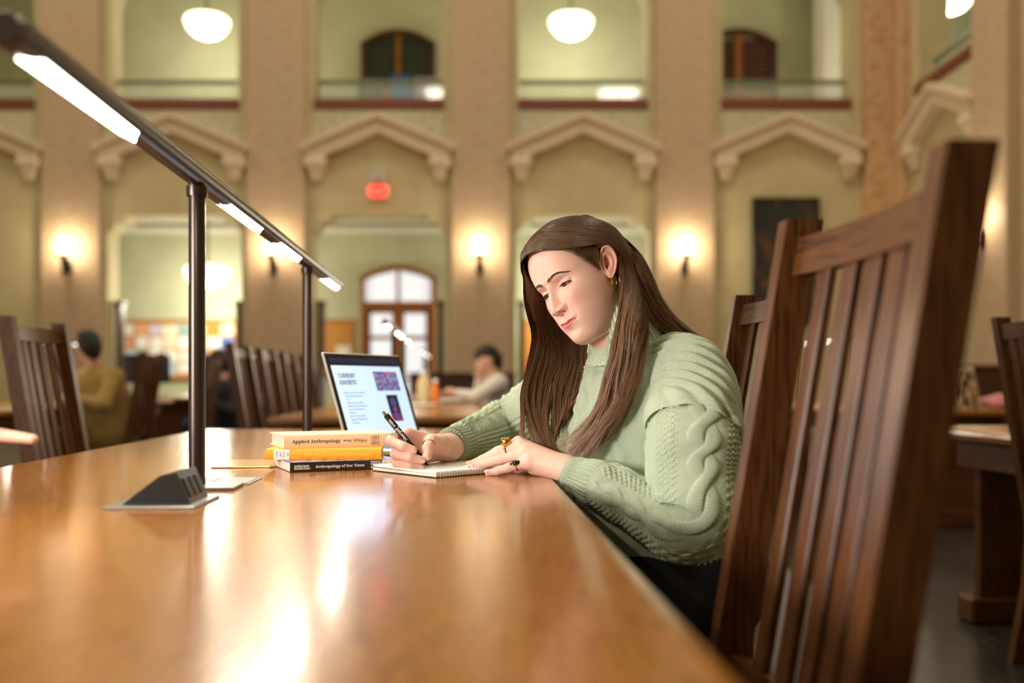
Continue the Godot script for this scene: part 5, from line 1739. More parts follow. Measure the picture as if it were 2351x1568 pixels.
func nails() -> void:
	var nm := mat("nail", Color(0.80, 0.45, 0.37).linear_to_srgb(), 0.22)
	nm.metallic_specular = 0.6
	for k in ["index", "middle", "ring"]:
		var f: Array = R[k]
		var d: Vector3 = (f[3] - f[2]).normalized()
		var up := Vector3(0.1, -0.15, 1.0)
		up = (up - d * up.dot(d)).normalized()
		nail(f[3] + up * 0.0071 + d * 0.0014, d, up, 0.0098, 0.013)
	var td: Vector3 = (R.thumb[3] - R.thumb[2]).normalized()
	nail(R.thumb[3] + Vector3(0.6, 0, 0.75).normalized() * 0.0078, td, Vector3(0.6, 0.1, 0.75), 0.011, 0.014)
	for k in ["middle", "ring", "little"]:
		var f: Array = L[k]
		var d: Vector3 = (f[3] - f[2]).normalized()
		var up := Vector3(0.05, 0.75, 0.6)
		up = (up - d * up.dot(d)).normalized()
		nail(f[3] + up * (0.0064 if k != "little" else 0.0059) + d * 0.0012, d, up, 0.0094, 0.0125)

func hoop(o: Vector3, axis: Vector3, r: float, w: float) -> MB:
	var a := axis.normalized()
	var x := a.cross(Vector3.UP if absf(a.y) < 0.9 else Vector3.RIGHT).normalized()
	var y := a.cross(x)
	var pts := []
	for k in 33: pts.append(o + x * cos(TAU * k / 32) * r + y * sin(TAU * k / 32) * r)
	return MB.new().tube(pts, w, 8, false)

func jewellery() -> void:
	var gold := mat("gold", rgb(214, 164, 74), 0.25, 1.0)
	var dim := mat("dark_silver", rgb(92, 88, 92), 0.3, 0.9)
	var jet := mat("jet_stone", rgb(12, 12, 14), 0.1)
	# right hand bands
	mine("ring", hoop(R.thumb[1].lerp(R.thumb[2], 0.55), R.thumb[2] - R.thumb[1], 0.0119, 0.0013), gold, "gold band on the thumb")
	mine("ring", hoop(R.index[0].lerp(R.index[1], 0.78), R.index[1] - R.index[0], 0.0112, 0.002), gold)
	mine("ring", hoop(R.middle[0].lerp(R.middle[1], 0.8), R.middle[1] - R.middle[0], 0.0114, 0.0018), gold)
	mine("ring", hoop(R.ring[0].lerp(R.ring[1], 0.85), R.ring[1] - R.ring[0], 0.0106, 0.0012), gold)
	# left hand: owl headed ring and oval black stone
	var c: Vector3 = L.middle[0].lerp(L.middle[1], 0.62)
	var ax: Vector3 = L.middle[1] - L.middle[0]
	var band := mine("ring", hoop(c, ax, 0.0112, 0.0016), dim, "dark silver ring with a round gold head")
	var top := Vector3(-0.12, 0.9, 0.1).normalized()
	var hc := c + top * 0.0175
	mine("gold_head", MB.new().ball(hc, Vector3(0.0105, 0.0095, 0.0095)), gold, "", band)
	for k in 2:
		var e := hc + Vector3(-0.006 - 0.001 * k, 0.005 - k * 0.0005, 0.0055 - 0.006 * k)
		mine("owl_eye", hoop(e, Vector3(-0.5, 0.3, 0.7), 0.0028, 0.0009), gold, "", band)
		mine("owl_pupil", MB.new().ball(e, Vector3.ONE * 0.0015), jet, "", band)
	mine("hanging_ring", hoop(hc + Vector3(-0.0055, -0.0085, 0.006), Vector3(-0.3, 0.2, 0.9), 0.0046, 0.0008), gold, "", band)
	c = L.little[0].lerp(L.little[1], 0.62)
	var b2 := mine("ring", hoop(c, L.little[1] - L.little[0], 0.0102, 0.0011), gold, "gold ring with an oval black stone")
	var d := (L.little[1] - L.little[0] as Vector3).normalized()
	var up := Vector3(0.0, 0.6, 0.8)
	up = (up - d * up.dot(d)).normalized()
	var bb := Basis(d, up, d.cross(up))
	mine("stone", MB.new().ball(c + up * 0.0115, Vector3(0.0098, 0.0024, 0.0052), bb, 16, 8), jet, "", b2)
	mine("bezel", MB.new().ball(c + up * 0.0107, Vector3(0.0106, 0.0018, 0.006), bb, 16, 8), gold, "", b2)
	mine("diamond_inlay", MB.new().box(c + up * 0.0135, Vector3(0.0042, 0.0012, 0.0042), 0.0004, bb * Basis(Vector3.UP, PI / 4)), dim, "", b2)
	# hoop in the left ear
	var er := hd(77, -34, -81)
	mine("earring", hoop(er + Vector3(0.002, -0.011, 0.002), Vector3(0.92, 0.0, 0.4), 0.0135, 0.0011), gold, "thin gold hoop")
	mine("earring", MB.new().tube([er + Vector3(0.012, -0.001, 0.0), er + Vector3(0.013, -0.011, 0.001), er + Vector3(0.014, -0.024, 0.001)], [0.0008, 0.0012, 0.0006], 6), gold, "tiny gold drop")

# ---------------------------------------------------------------- eyes, brows, lashes
func eyes() -> void:
	var em := mat("eyeball", Color.WHITE, 0.08)
	em.vertex_color_use_as_albedo = true
	em.metallic_specular = 0.6
	var lash := mat("lash", rgb(30, 22, 18), 0.5)
	var rng := RandomNumberGenerator.new()
	rng.seed = 3
	for side in [1.0, -1.0]:
		var c := Vector3(side * EYE_X, -0.6, -13.2)
		var gaze := Vector3(-0.12, -0.5, 0.86).normalized()
		var m := MB.new()
		var P := PackedVector3Array()
		var C := PackedColorArray()
		var nu := 49
		var rings := 40
		var x := gaze.cross(Vector3.UP).normalized()
		var y := x.cross(gaze)
		for j in rings:
			var a := PI * 0.62 * j / (rings - 1)
			for i in nu:
				var t := TAU * i / (nu - 1)
				var r := 12.35 + 0.9 * exp(-pow(a / 0.42, 2.0))
				var p := c + (gaze * cos(a) + (x * cos(t) + y * sin(t)) * sin(a)) * r
				P.append(fd(p.x, p.y, p.z))
				var col := Color(0.72, 0.66, 0.62)
				if a < 0.5: col = Color(0.07, 0.05, 0.03).lerp(Color(0.05, 0.045, 0.035), smoothstep(0.36, 0.5, a))
				if a < 0.19: col = Color(0.005, 0.005, 0.005)
				C.append(col)
		m.grid(P, nu, rings, true, false, PackedVector2Array(), C)
		for i in m.v.size():
			if m.n[i].dot(m.v[i] - fd(c.x, c.y, c.z)) < 0: m.n[i] = -m.n[i]
		mine("eyeball", m, em)
		# lash lines and lashes
		var lm := MB.new()
		var pts := []
		for k in 25:
			var xi := -0.97 + 1.94 * k / 24.0
			var ex := xi * EYE_HALF
			var yy := lid_upper(xi)
			var dome := -13.6 + sqrt(maxf(20.0, 189.0 - ex * ex * 0.86 - yy * yy))
			pts.append(fd(side * (EYE_X + ex), yy - 0.1, dome + 0.5))
		lm.tube(pts, 0.0008, 5)
		for k in 66:
			var xi := -0.75 + 1.7 * k / 65.0
			var ex := xi * EYE_HALF
			var up := k % 3 > 0
			var yy := lid_upper(xi) if up else lid_lower(xi)
			var dome := -13.6 + sqrt(maxf(20.0, 189.0 - ex * ex * 0.86 - yy * yy))
			var p0 := Vector3(side * (EYE_X + ex), yy, dome + 0.5)
			var ln := (6.4 if up else 3.2) * rng.randf_range(0.8, 1.2)
			var dir := Vector3(side * (0.15 + 0.5 * xi), -0.55, 1.0).normalized() if up else Vector3(side * 0.4 * xi, -0.8, 0.75).normalized()
			var curl := Vector3(side * 0.15 * xi, 0.5, 0.3)
			var q := []
			for e in 5:
				var t := e / 4.0
				var w := p0 + dir * ln * t + (curl * ln * t * t * 0.55 if up else Vector3.ZERO)
				q.append(fd(w.x, w.y, w.z))
			lm.tube(q, [0.00034, 0.0003, 0.00025, 0.00017, 0.00006], 4, false)
		mine("eyelashes", lm, lash)

# height of the plain face at (x, y) in the head's axes
func face_surface(x: float, y: float) -> float:
	var zf := 14.0 if y > 5 else 11.0
	var w := 71.0
	var zc := -79.0
	var t := clampf(absf(x) / w, 0.0, 0.999)
	var z := zc + (zf - zc) * pow(1.0 - pow(t, 2.3), 1.0 / 2.3)
	return face_z(x, y, z)

func brows() -> void:
	var bm := mat("brow_hair", rgb(76, 54, 40), 0.6)
	var rng := RandomNumberGenerator.new()
	rng.seed = 9
	for side in [1.0, -1.0]:
		var m := MB.new()
		for k in 200:
			var s := rng.randf()
			var x := lerpf(8.5, 47.0, s)
			var arch := 13.0 + 7.5 * sin(PI * pow(s, 0.9) * 0.72) - 5.0 * smoothstep(0.6, 1.0, s)
			var half := lerpf(2.5, 0.8, smoothstep(0.3, 1.0, s)) * smoothstep(-0.05, 0.12, s)
			var y := arch + rng.randf_range(-1.0, 1.0) * half
			var ln := lerpf(4.5, 5.5, rng.randf())
			var dx := lerpf(0.35, 1.0, smoothstep(0.0, 0.3, s))
			var dy := lerpf(0.95, -0.35, smoothstep(0.0, 0.75, s))
			var q := []
			for e in 3:
				var t := e / 2.0
				var xx := x + dx * ln * t
				var yy := y + dy * ln * t
				var z := face_surface(xx, yy) + 0.25 + 0.7 * sin(PI * t)
				q.append(fd(side * xx, yy, z))
			m.tube(q, [0.0002, 0.0002, 0.00008], 4, false)
		mine("eyebrow", m, bm)

# ---------------------------------------------------------------- hair
# keeps a point outside the skull, lift in millimetres
var head_inv: Transform3D
func off_skull(p: Vector3, lift: float) -> Vector3:
	var q := head_inv * p * 1000.0
	if q.y < -60.0 or q.y > 130.0: return p
	if q.y > 92.0:
		var c := Vector3(0, 18, -82)
		var k := ((q - c) / (Vector3(72, 104, 98) + Vector3.ONE * lift)).length()
		if k >= 1.0: return p
		q = c + (q - c) / k
		return head_xf * (q * 0.001)
	var a := 3
	while a < S.size() - 2 and S[a + 1][0] > q.y: a += 1
	var f: float = (S[a][0] - q.y) / (S[a][0] - S[a + 1][0])
	var w := lerpf(S[a][1], S[a + 1][1], f) + lift
	var zc := lerpf(S[a][5], S[a + 1][5], f)
	var n := lerpf(S[a][4], S[a + 1][4], f)
	var dz := q.z - zc
	var dep := (lerpf(S[a][2], S[a + 1][2], f) - zc if dz > 0.0 else zc - lerpf(S[a][3], S[a + 1][3], f)) + lift
	var g := pow(absf(q.x) / w, n) + pow(absf(dz) / dep, n)
	if g >= 1.0 or g < 0.02: return p
	var k := pow(g, -1.0 / n)
	return head_xf * (Vector3(q.x * k, q.y, zc + dz * k) * 0.001)

func lock_sheet(hm: MB, guides: Array, count: int, seed_: int, thick0: float, thick1: float, dark: Color, light: Color, spread: float, ragged := 0.0) -> void:
	var NS := 41
	var NT := 49
	var P := []
	# points of the sheet: smooth along each guide, then across guides
	var g := []
	for q in guides: g.append(spline(q, NT))
	for j in NT:
		var row := []
		for k in g.size(): row.append(g[k][j])
		P.append(spline(row, NS))
	for j in NT:
		for i in NS:
			P[j][i] = off_skull(P[j][i], 1.0 if ragged == 0.0 else 0.3)
	var centre := hd(0, 18, -82)
	var Nn := []
	for j in NT:
		var row := []
		for i in NS:
			var n: Vector3 = (P[j][mini(i + 1, NS - 1)] - P[j][maxi(i - 1, 0)]).cross(P[mini(j + 1, NT - 1)][i] - P[maxi(j - 1, 0)][i])
			if n.length_squared() < 1e-16: n = P[j][i] - centre
			n = n.normalized()
			if j > 0 and row.size() < Nn[j - 1].size():
				if n.dot(Nn[j - 1][i]) < 0: n = -n
			elif n.dot(P[j][i] - centre) < 0: n = -n
			row.append(n)
		Nn.append(row)
	var Pf := PackedVector3Array()
	var Nf := PackedVector3Array()
	for j in NT:
		for i in NS:
			Pf.append(P[j][i]); Nf.append(Nn[j][i])
	# under layer
	var U := PackedVector3Array()
	var UC := PackedColorArray()
	var NL := int(NT * 0.4)
	var N0 := 0 if ragged == 0.0 else 9
	for j in range(N0, NL):
		for i in NS:
			U.append(P[j][i])
			UC.append(dark.lerp(light, 0.3))
	hm.grid(U, NS, NL - N0, false, false, PackedVector2Array(), UC)
	var rng := RandomNumberGenerator.new()
	rng.seed = seed_
	var clumps := 26
	var phase := []
	var cshade := []
	for k in clumps + 1:
		phase.append(rng.randf() * TAU)
		cshade.append(rng.randf_range(0.0, 1.0))
	for s in count:
		var u := rng.randf()
		var layer := pow(rng.randf(), 0.7)
		if ragged > 0.0: u = pow(u, 0.8)
		var ck := int(u * clumps)
		var cu := (ck + 0.5) / clumps
		var stop := rng.randf_range(0.82, 1.0)
		var wild := 1.0 if rng.randf() > 0.04 else 3.5
		var n := 26
		var shade: float = rng.randf() * 0.55 + cshade[ck] * 0.45
		var jit := rng.randf_range(-1.0, 1.0)
		var t0 := rng.randf() * ragged
		var wob := rng.randf_range(0.0, TAU)
		var tip := rng.randf_range(0.35, 0.9)
		var wide := (0.00055 if wild < 2.0 else 0.0003) * rng.randf_range(0.7, 1.25)
		var phc: float = phase[ck]
		var base := hm.v.size()
		var prev := Vector3.ZERO
		for k in n:
			var f := float(k) / (n - 1)
			var t := t0 + f * (stop - t0)
			var uu := clampf(lerpf(u, cu + (u - cu) * 0.4, smoothstep(0.35, 0.95, t)), 0.0, 1.0) * (NS - 1)
			var tt := t * (NT - 1)
			var i := mini(int(uu), NS - 2)
			var j := mini(int(tt), NT - 2)
			var fu := uu - i
			var ft := tt - j
			var q := j * NS + i
			var a := Pf[q].lerp(Pf[q + 1], fu).lerp(Pf[q + NS].lerp(Pf[q + NS + 1], fu), ft)
			var nn := Nf[q].lerp(Nf[q + 1], fu).normalized()
			var side := (Pf[q + 1] - Pf[q]).normalized()
			var grow := smoothstep(0.4, 0.9, t)
			var loose := wild * (0.0007 + 0.003 * t * t)
			a += nn * (lerpf(thick0, thick1, smoothstep(0.15, 0.6, t)) * (layer - 0.5 * smoothstep(0.3, 0.5, t)) + sin(t * 13.0 + phc) * 0.0045 * grow + 0.0008 + cos(t * 7.0 + wob) * loose)
			a += side * (cos(t * 11.0 + phc * 1.7) * (0.005 * grow + 0.007 * smoothstep(0.7, 1.0, t)) + jit * spread * t * t + sin(t * 9.0 + wob) * loose)
			if t < 0.62: a = off_skull(a, 1.6 + layer * 4.0 if ragged == 0.0 else 0.5 + layer * 1.6)
			var along := (a - prev).normalized() if k > 0 else (Pf[q + NS] - Pf[q]).normalized()
			prev = a
			var w := wide * lerpf(1.0, 0.3, smoothstep(tip, 1.0, f)) * (1.0 if ragged == 0.0 else lerpf(0.12, 0.7, smoothstep(0.0, 0.4, f)))
			var x := along.cross(nn).normalized() * w
			hm.tint = dark.lerp(light, clampf(shade * 0.6 + smoothstep(0.25, 0.95, t) * 0.5, 0.0, 1.0))
			hm.vert(a - x, (nn - x / w * 0.6).normalized())
			hm.vert(a + x, (nn + x / w * 0.6).normalized())
			if k > 0:
				var e := base + k * 2
				hm.ix.append(e - 2); hm.ix.append(e - 1); hm.ix.append(e + 1)
				hm.ix.append(e - 2); hm.ix.append(e + 1); hm.ix.append(e)
	hm.tint = Color.WHITE

func hair() -> void:
	head_inv = head_xf.affine_inverse()
	var hmat := mat("hair", Color.WHITE, 0.36)
	hmat.vertex_color_use_as_albedo = true
	hmat.metallic_specular = 0.45
	var dark := Color(0.058, 0.031, 0.017)
	var light := Color(0.29, 0.152, 0.072)
	var near := [
		[hd(-6, 80, 14), hd(24, 74, 10), hd(50, 56, -18), hd(68, 40, -54), hd(74, 37, -88), hd(75, 8, -116), at(1430, 700, 1.905), at(1412, 790, 1.868), at(1396, 860, 1.862), at(1378, 925, 1.858), at(1335, 985, 1.87), at(1285, 1035, 1.89)],
		[hd(-6, 98, 0), hd(30, 94, -10), hd(62, 68, -44), hd(77, 44, -86), hd(79, 14, -118), hd(77, -36, -124), at(1442, 715, 1.885), at(1428, 795, 1.862), at(1412, 865, 1.856), at(1395, 930, 1.852), at(1352, 995, 1.862), at(1305, 1045, 1.88)],
		[hd(-6, 112, -32), hd(36, 110, -42), hd(70, 82, -78), hd(83, 40, -116), hd(82, -6, -132), hd(78, -52, -128), at(1462, 728, 1.87), at(1450, 800, 1.86), at(1435, 868, 1.854), at(1412, 935, 1.85), at(1375, 1000, 1.855), at(1338, 1060, 1.87)],
		[hd(-5, 120, -72), hd(42, 112, -88), hd(72, 78, -122), hd(80, 24, -146), hd(76, -32, -146), hd(73, -70, -132), at(1470, 745, 1.872), at(1460, 805, 1.862), at(1452, 870, 1.856), at(1430, 930, 1.852), at(1402, 985, 1.852), at(1365, 1030, 1.862)],
		[hd(-4, 112, -116), hd(38, 98, -138), hd(62, 60, -164), hd(68, 5, -166), hd(68, -50, -152), hd(66, -84, -134), at(1480, 758, 1.885), at(1472, 808, 1.868), at(1466, 868, 1.86), at(1446, 920, 1.856), at(1424, 965, 1.855), at(1400, 1005, 1.86)]]
	var far := [
		[hd(-5, 81, 14), hd(-24, 76, 15), hd(-35, 64, 14), at(1206, 638, 1.965), at(1209, 680, 1.97), at(1217, 722, 1.97), at(1228, 770, 1.965), at(1214, 840, 1.96), at(1199, 900, 1.955), at(1207, 960, 1.95), at(1209, 1005, 1.945), at(1215, 1045, 1.94)],
		[hd(-6, 98, 0), hd(-38, 88, -4), hd(-60, 60, -20), at(1226, 660, 1.985), at(1230, 705, 1.99), at(1238, 755, 1.99), at(1246, 805, 1.985), at(1232, 865, 1.975), at(1224, 915, 1.965), at(1228, 965, 1.955), at(1250, 1015, 1.945), at(1285, 1045, 1.94)],
		[hd(-6, 112, -32), hd(-46, 100, -42), hd(-72, 64, -58), hd(-78, 20, -66), at(1258, 735, 2.015), at(1266, 780, 2.015), at(1276, 822, 2.005), at(1262, 872, 1.99), at(1254, 920, 1.975), at(1252, 970, 1.96), at(1262, 1005, 1.95), at(1280, 1030, 1.945)],
		[hd(-5, 120, -72), hd(-46, 108, -88), hd(-76, 66, -100), hd(-80, 10, -100), hd(-74, -45, -92), at(1308, 800, 2.03), at(1312, 838, 2.02), at(1302, 875, 2.0), at(1292, 915, 1.985), at(1288, 950, 1.97), at(1284, 980, 1.96), at(1280, 1005, 1.95)],
		[hd(-4, 112, -116), hd(-42, 94, -138), hd(-66, 44, -148), hd(-70, -20, -138), hd(-62, -75, -120), at(1345, 815, 2.04), at(1350, 842, 2.025), at(1345, 870, 2.005), at(1336, 898, 1.99), at(1325, 922, 1.975), at(1312, 945, 1.965), at(1300, 965, 1.96)]]
	var back := [
		[hd(4, 112, -116), hd(44, 100, -140), at(1446, 562, 1.99), at(1476, 612, 1.985), at(1497, 660, 1.98), at(1516, 703, 1.98), at(1542, 742, 1.985), at(1574, 772, 1.985), at(1606, 798, 1.99)],
		[hd(2, 100, -138), hd(32, 84, -170), at(1460, 585, 2.03), at(1490, 640, 2.03), at(1515, 690, 2.03), at(1540, 730, 2.03), at(1576, 764, 2.03), at(1616, 795, 2.03), at(1660, 850, 2.03)],
		[hd(0, 85, -156), hd(8, 55, -180), hd(12, 5, -188), hd(16, -50, -182), hd(22, -95, -170), at(1520, 750, 2.03), at(1560, 790, 2.05), at(1600, 830, 2.06), at(1640, 890, 2.08)],
		[hd(-4, 100, -138), hd(-30, 80, -166), hd(-44, 30, -180), hd(-46, -30, -172), hd(-40, -85, -158), at(1490, 770, 2.09), at(1520, 810, 2.11), at(1550, 860, 2.12), at(1570, 920, 2.13)],
		[hd(-4, 112, -116), hd(-42, 94, -138), hd(-64, 44, -152), hd(-68, -20, -145), hd(-58, -80, -135), at(1440, 790, 2.12), at(1450, 830, 2.15), at(1460, 880, 2.16), at(1470, 930, 2.17)]]
	var temple := [
		[hd(24, 74, 10), hd(46, 74, -12), hd(62, 60, -48), hd(71, 44, -85), hd(72, 20, -118), hd(70, -12, -128)],
		[hd(44, 60, -8), hd(57, 58, -28), hd(68, 48, -58), hd(71, 38, -86), hd(72, 16, -116), hd(70, -12, -124)],
		[hd(56, 39, -27), hd(64, 41, -44), hd(70, 39, -64), hd(72, 35, -86), hd(72, 18, -113), hd(70, -12, -120)],
		[hd(62, 18, -40), hd(67, 25, -54), hd(71, 31, -70), hd(73, 33, -88), hd(72, 22, -110), hd(70, -8, -118)],
		[hd(67, -1, -54), hd(69.5, 10, -61), hd(72, 21, -68), hd(73, 31, -79), hd(73, 31, -96), hd(72, 20, -110)],
		[hd(69.5, -14, -65), hd(70.5, -6, -66), hd(71.5, 4, -67), hd(72, 15, -69), hd(73, 26, -75), hd(73, 32, -88)]]
	var side := [
		[hd(-4, 112, -116), hd(38, 98, -138), hd(62, 60, -160), at(1446, 645, 1.95), at(1470, 692, 1.94), at(1490, 730, 1.94), at(1514, 754, 1.95), at(1542, 776, 1.955), at(1572, 796, 1.96)],
		[hd(-3, 104, -130), hd(34, 92, -150), at(1450, 580, 1.975), at(1482, 635, 1.96), at(1503, 685, 1.955), at(1525, 722, 1.955), at(1555, 752, 1.96), at(1590, 780, 1.97), at(1630, 815, 1.98)],
		[hd(-2, 96, -142), hd(28, 80, -166), at(1455, 575, 2.0), at(1489, 630, 1.99), at(1514, 685, 1.985), at(1540, 725, 1.985), at(1575, 758, 1.985), at(1615, 792, 1.99), at(1660, 850, 2.0)]]
	var top := mine("hair", MB.new().ball(hd(0, 20, -90), Vector3.ONE * 0.03), hmat, "long straight brown hair parted in the middle")
	for a in [[near, 3600, 4, 0.004, 0.018, 0.004, 0.0], [far, 3400, 5, 0.004, 0.014, 0.004, 0.0], [back, 1300, 6, 0.003, 0.006, 0.006, 0.0], [side, 1500, 8, 0.004, 0.009, 0.005, 0.0], [temple, 2600, 7, 0.0015, 0.003, 0.0, 0.3]]:
		var hm := MB.new()
		lock_sheet(hm, a[0], a[1], a[2], a[3], a[4], dark, light, a[5], a[6])
		mine("lock", hm, hmat, "", top)

# ---------------------------------------------------------------- knitwear
func knit_material() -> StandardMaterial3D:
	var m := mat("mint_wool", rgb(224, 241, 208), 0.92)
	m.rim_enabled = true
	m.rim = 0.5
	m.rim_tint = 0.5
	var n := 96
	var im := Image.create(n, n, false, Image.FORMAT_RGB8)
	for y in n:
		for x in n:
			# a tile of 3 x 4 stitches, each a slanting pair of loops
			var u := fposmod(x / (n / 3.0), 1.0) - 0.5
			var best := 0.0
			for s in [-1.0, 1.0]:
				var v := fposmod(y / (n / 4.0) + absf(u) * 1.1, 1.0) - 0.5
				var du: float = (u - s * 0.25) / 0.27
				var dv := v / 0.5
				best = maxf(best, sqrt(maxf(0.0, 1.0 - du * du)) * sqrt(maxf(0.0, 1.0 - dv * dv)))
			im.set_pixel(x, y, Color(best, best, best))
	m.heightmap_enabled = true
	m.heightmap_texture = ImageTexture.create_from_image(im)
	m.heightmap_scale = 0.26
	m.uv1_scale = Vector3(1.0 / 0.0126, 1.0 / 0.0132, 1.0)
	return m

func moss(c: float, l: float) -> float:
	return 0.0018 * sin(TAU * c / 0.0115) * sin(TAU * l / 0.0105 + PI * 0.5 * signf(sin(TAU * c / 0.023)))

func rib(c: float, pitch: float) -> float:
	var s := sin(TAU * c / pitch)
	return 0.0015 * (s if s > -0.3 else -0.3 + (s + 0.3) * 1.6)

# two strands that cross every half turn
func cable(c: float, l: float, half: float, period: float) -> float:
	if absf(c) > half * 1.25: return 0.0
	var best := 0.0
	var ph := TAU * l / period
	for k in 2:
		var o := half * 0.52 * sin(ph + PI * k)
		var w := half * 0.46
		var d := (c - o) / w
		var lift := 0.0038 + 0.0022 * cos(ph + PI * k)
		best = maxf(best, lift * sqrt(maxf(0.0, 1.0 - d * d)))
	return best

# tube of cloth along world points; shape(angle, c, l, length left) gives how far the wool stands out
func sleeve(path: Array, radii: Array, nu: int, nv: int, zero_dir: Vector3, shape: Callable, nominal: float, skew := 0.0) -> MB:
	var p := spline(path, nv)
	var r := spline(radii, nv)
	var P := PackedVector3Array()
	var U := PackedVector2Array()
	var l := 0.0
	var total := 0.0
	for j in range(1, nv): total += p[j].distance_to(p[j - 1])
	var x := Vector3.ZERO
	for j in nv:
		var t: Vector3 = (p[mini(j + 1, nv - 1)] - p[maxi(j - 1, 0)]).normalized()
		if j == 0: x = (zero_dir - t * zero_dir.dot(t)).normalized()
		x = (x - t * x.dot(t)).normalized()
		var y := t.cross(x)
		if j > 0: l += p[j].distance_to(p[j - 1])
		for i in nu:
			var a := TAU * i / (nu - 1)
			var c := (a if a <= PI else a - TAU) * nominal
			var rr: float = r[j] + shape.call(a, c, l, total - l)
			P.append(p[j] + x * cos(a) * rr + y * sin(a) * rr + t * skew * (1.0 - cos(a)) * smoothstep(0.3, 1.0, l / total))
			U.append(Vector2(a * nominal, l))
	var m := MB.new()
	m.grid(P, nu, nv, true, false, U)
	# outward normals
	var k := nu * (nv / 2) + 3
	if m.n[k].dot(m.v[k] - p[nv / 2]) < 0:
		for i in m.n.size(): m.n[i] = -m.n[i]
	return m

func fold(fn: FastNoiseLite, p: Vector3) -> float:
	return fn.get_noise_3dv(p)

func sweater() -> void:
	var wool := knit_material()
	var fn := noise(9.0, 2, 77)
	var body_ring := [
		# centre, half width to her side, half depth
		[Vector3(0.315, 0.522, -2.05), 0.194, 0.168], [Vector3(0.31, 0.56, -2.05), 0.2, 0.178], [Vector3(0.3, 0.63, -2.045), 0.206, 0.196], [Vector3(0.29, 0.72, -2.04), 0.205, 0.2], [Vector3(0.278, 0.81, -2.035), 0.2, 0.185],
		[Vector3(0.272, 0.885, -2.03), 0.196, 0.16], [Vector3(0.268, 0.94, -2.03), 0.184, 0.135], [Vector3(0.26, 0.98, -2.03), 0.15, 0.105], [Vector3(0.248, 1.002, -2.016), 0.108, 0.086], [Vector3(0.24, 1.014, -2.004), 0.08, 0.078]]
	var left := Vector3(0.468, 0, 0.884)
	var fwd := Vector3(-0.884, 0, 0.468)
	var nv := 220
	var nu := 361
	var P := PackedVector3Array()
	var U := PackedVector2Array()
	var rings := spline(range(body_ring.size()).map(func(k): return body_ring[k][0]), nv)
	var wa := spline(range(body_ring.size()).map(func(k): return body_ring[k][1]), nv)
	var wb := spline(range(body_ring.size()).map(func(k): return body_ring[k][2]), nv)
	var l := 0.0
	for j in nv:
		if j > 0: l += rings[j].distance_to(rings[j - 1])
		for i in nu:
			var a := TAU * i / (nu - 1)   # 0 = her left side, quarter turn = front
			var c := a * 0.19
			var dir: Vector3 = left * cos(a) * wa[j] + fwd * sin(a) * wb[j]
			var bump := 0.0
			if l < 0.085: bump = rib(c, 0.0132) * smoothstep(0.0, 0.014, l) - 0.003 * smoothstep(0.06, 0.085, l)
			else:
				var front := sin(a)
				if front > 0.0:
					var cf := (a - PI * 0.5) * 0.17
					bump = cable(cf, l, 0.022, 0.09) + cable(cf - 0.1, l, 0.02, 0.085) + cable(cf + 0.1, l + 0.04, 0.02, 0.085)
					if absf(absf(cf) - 0.05) < 0.016: bump += moss(cf, l)
				else: bump = rib(c, 0.017)
				bump += 0.006 * fold(fn, dir * 2.0 + Vector3(0, l * 1.2, 0))
			P.append(rings[j] + dir + dir.normalized() * bump)
			U.append(Vector2(c, l))
	var m := MB.new()
	m.grid(P, nu, nv, true, false, U)
	var k := nu * 60 + 5
	if m.n[k].dot(m.v[k] - rings[60]) < 0:
		for i in m.n.size(): m.n[i] = -m.n[i]
	var sw := mine("sweater", m, wool, "pale mint cable knit sweater")
	# collar
	var cb := Vector3(0.238, 1.0, -1.999)
	var cm := sleeve([cb, cb + Vector3(-0.006, 0.02, 0.004), cb + Vector3(-0.014, 0.042, 0.01), cb + Vector3(-0.02, 0.054, 0.013), cb + Vector3(-0.021, 0.056, 0.013)], [0.088, 0.075, 0.068, 0.067, 0.059], 241, 40, left, func(a, c, ll, rem): return rib(c, 0.0115) * 1.1, 0.07)
	mine("collar", cm, wool, "", sw)
	# left shoulder: drop shoulder cap whose ribs run round towards the back
	var toward := Vector3(0.32, 0.1, 0.95)
	var cap := sleeve([at(1500, 830, 1.985), at(1540, 833, 1.95), at(1576, 866, 1.905), at(1590, 908, 1.868), at(1592, 946, 1.84), at(1590, 966, 1.827), at(1590, 976, 1.822), at(1590, 972, 1.824)], [0.03, 0.06, 0.08, 0.084, 0.088, 0.09, 0.084, 0.07], 241, 170, toward,
		func(a, c, ll, rem):
			var d := 0.003 * fn.get_noise_3d(c * 1.5, ll * 1.5, 3.0)
			if c < 0.0: d += 2.3 * rib(ll + c * 0.42, 0.0245) * smoothstep(0.0, -0.007, c)
			else:
				for q in [0.1, 0.152]: d -= 0.0034 * exp(-pow((ll - q - 0.3 * c) / 0.0024, 2.0)) * (0.6 + 0.4 * sin(TAU * c / 0.006))
			d -= 0.003 * exp(-pow(c / 0.0024, 2.0))
			return d, 0.088, 0.022)
	mine("shoulder_cap", cap, wool, "", sw)
	# left sleeve: puffed below the seam, cable down the outside, ribbed cuff
	var path := [at(1592, 962, 1.828), at(1592, 985, 1.818), at(1590, 1030, 1.795), at(1588, 1090, 1.77), at(1590, 1150, 1.745), at(1584, 1192, 1.735), at(1556, 1205, 1.737), at(1510, 1182, 1.755), at(1455, 1150, 1.785), at(1400, 1122, 1.812), at(1360, 1105, 1.836), at(1338, 1097, 1.85), at(1318, 1089, 1.862), at(1326, 1092, 1.858)]
	var rad := [0.07, 0.082, 0.084, 0.08, 0.078, 0.075, 0.066, 0.054, 0.05, 0.046, 0.041, 0.036, 0.0345, 0.029]
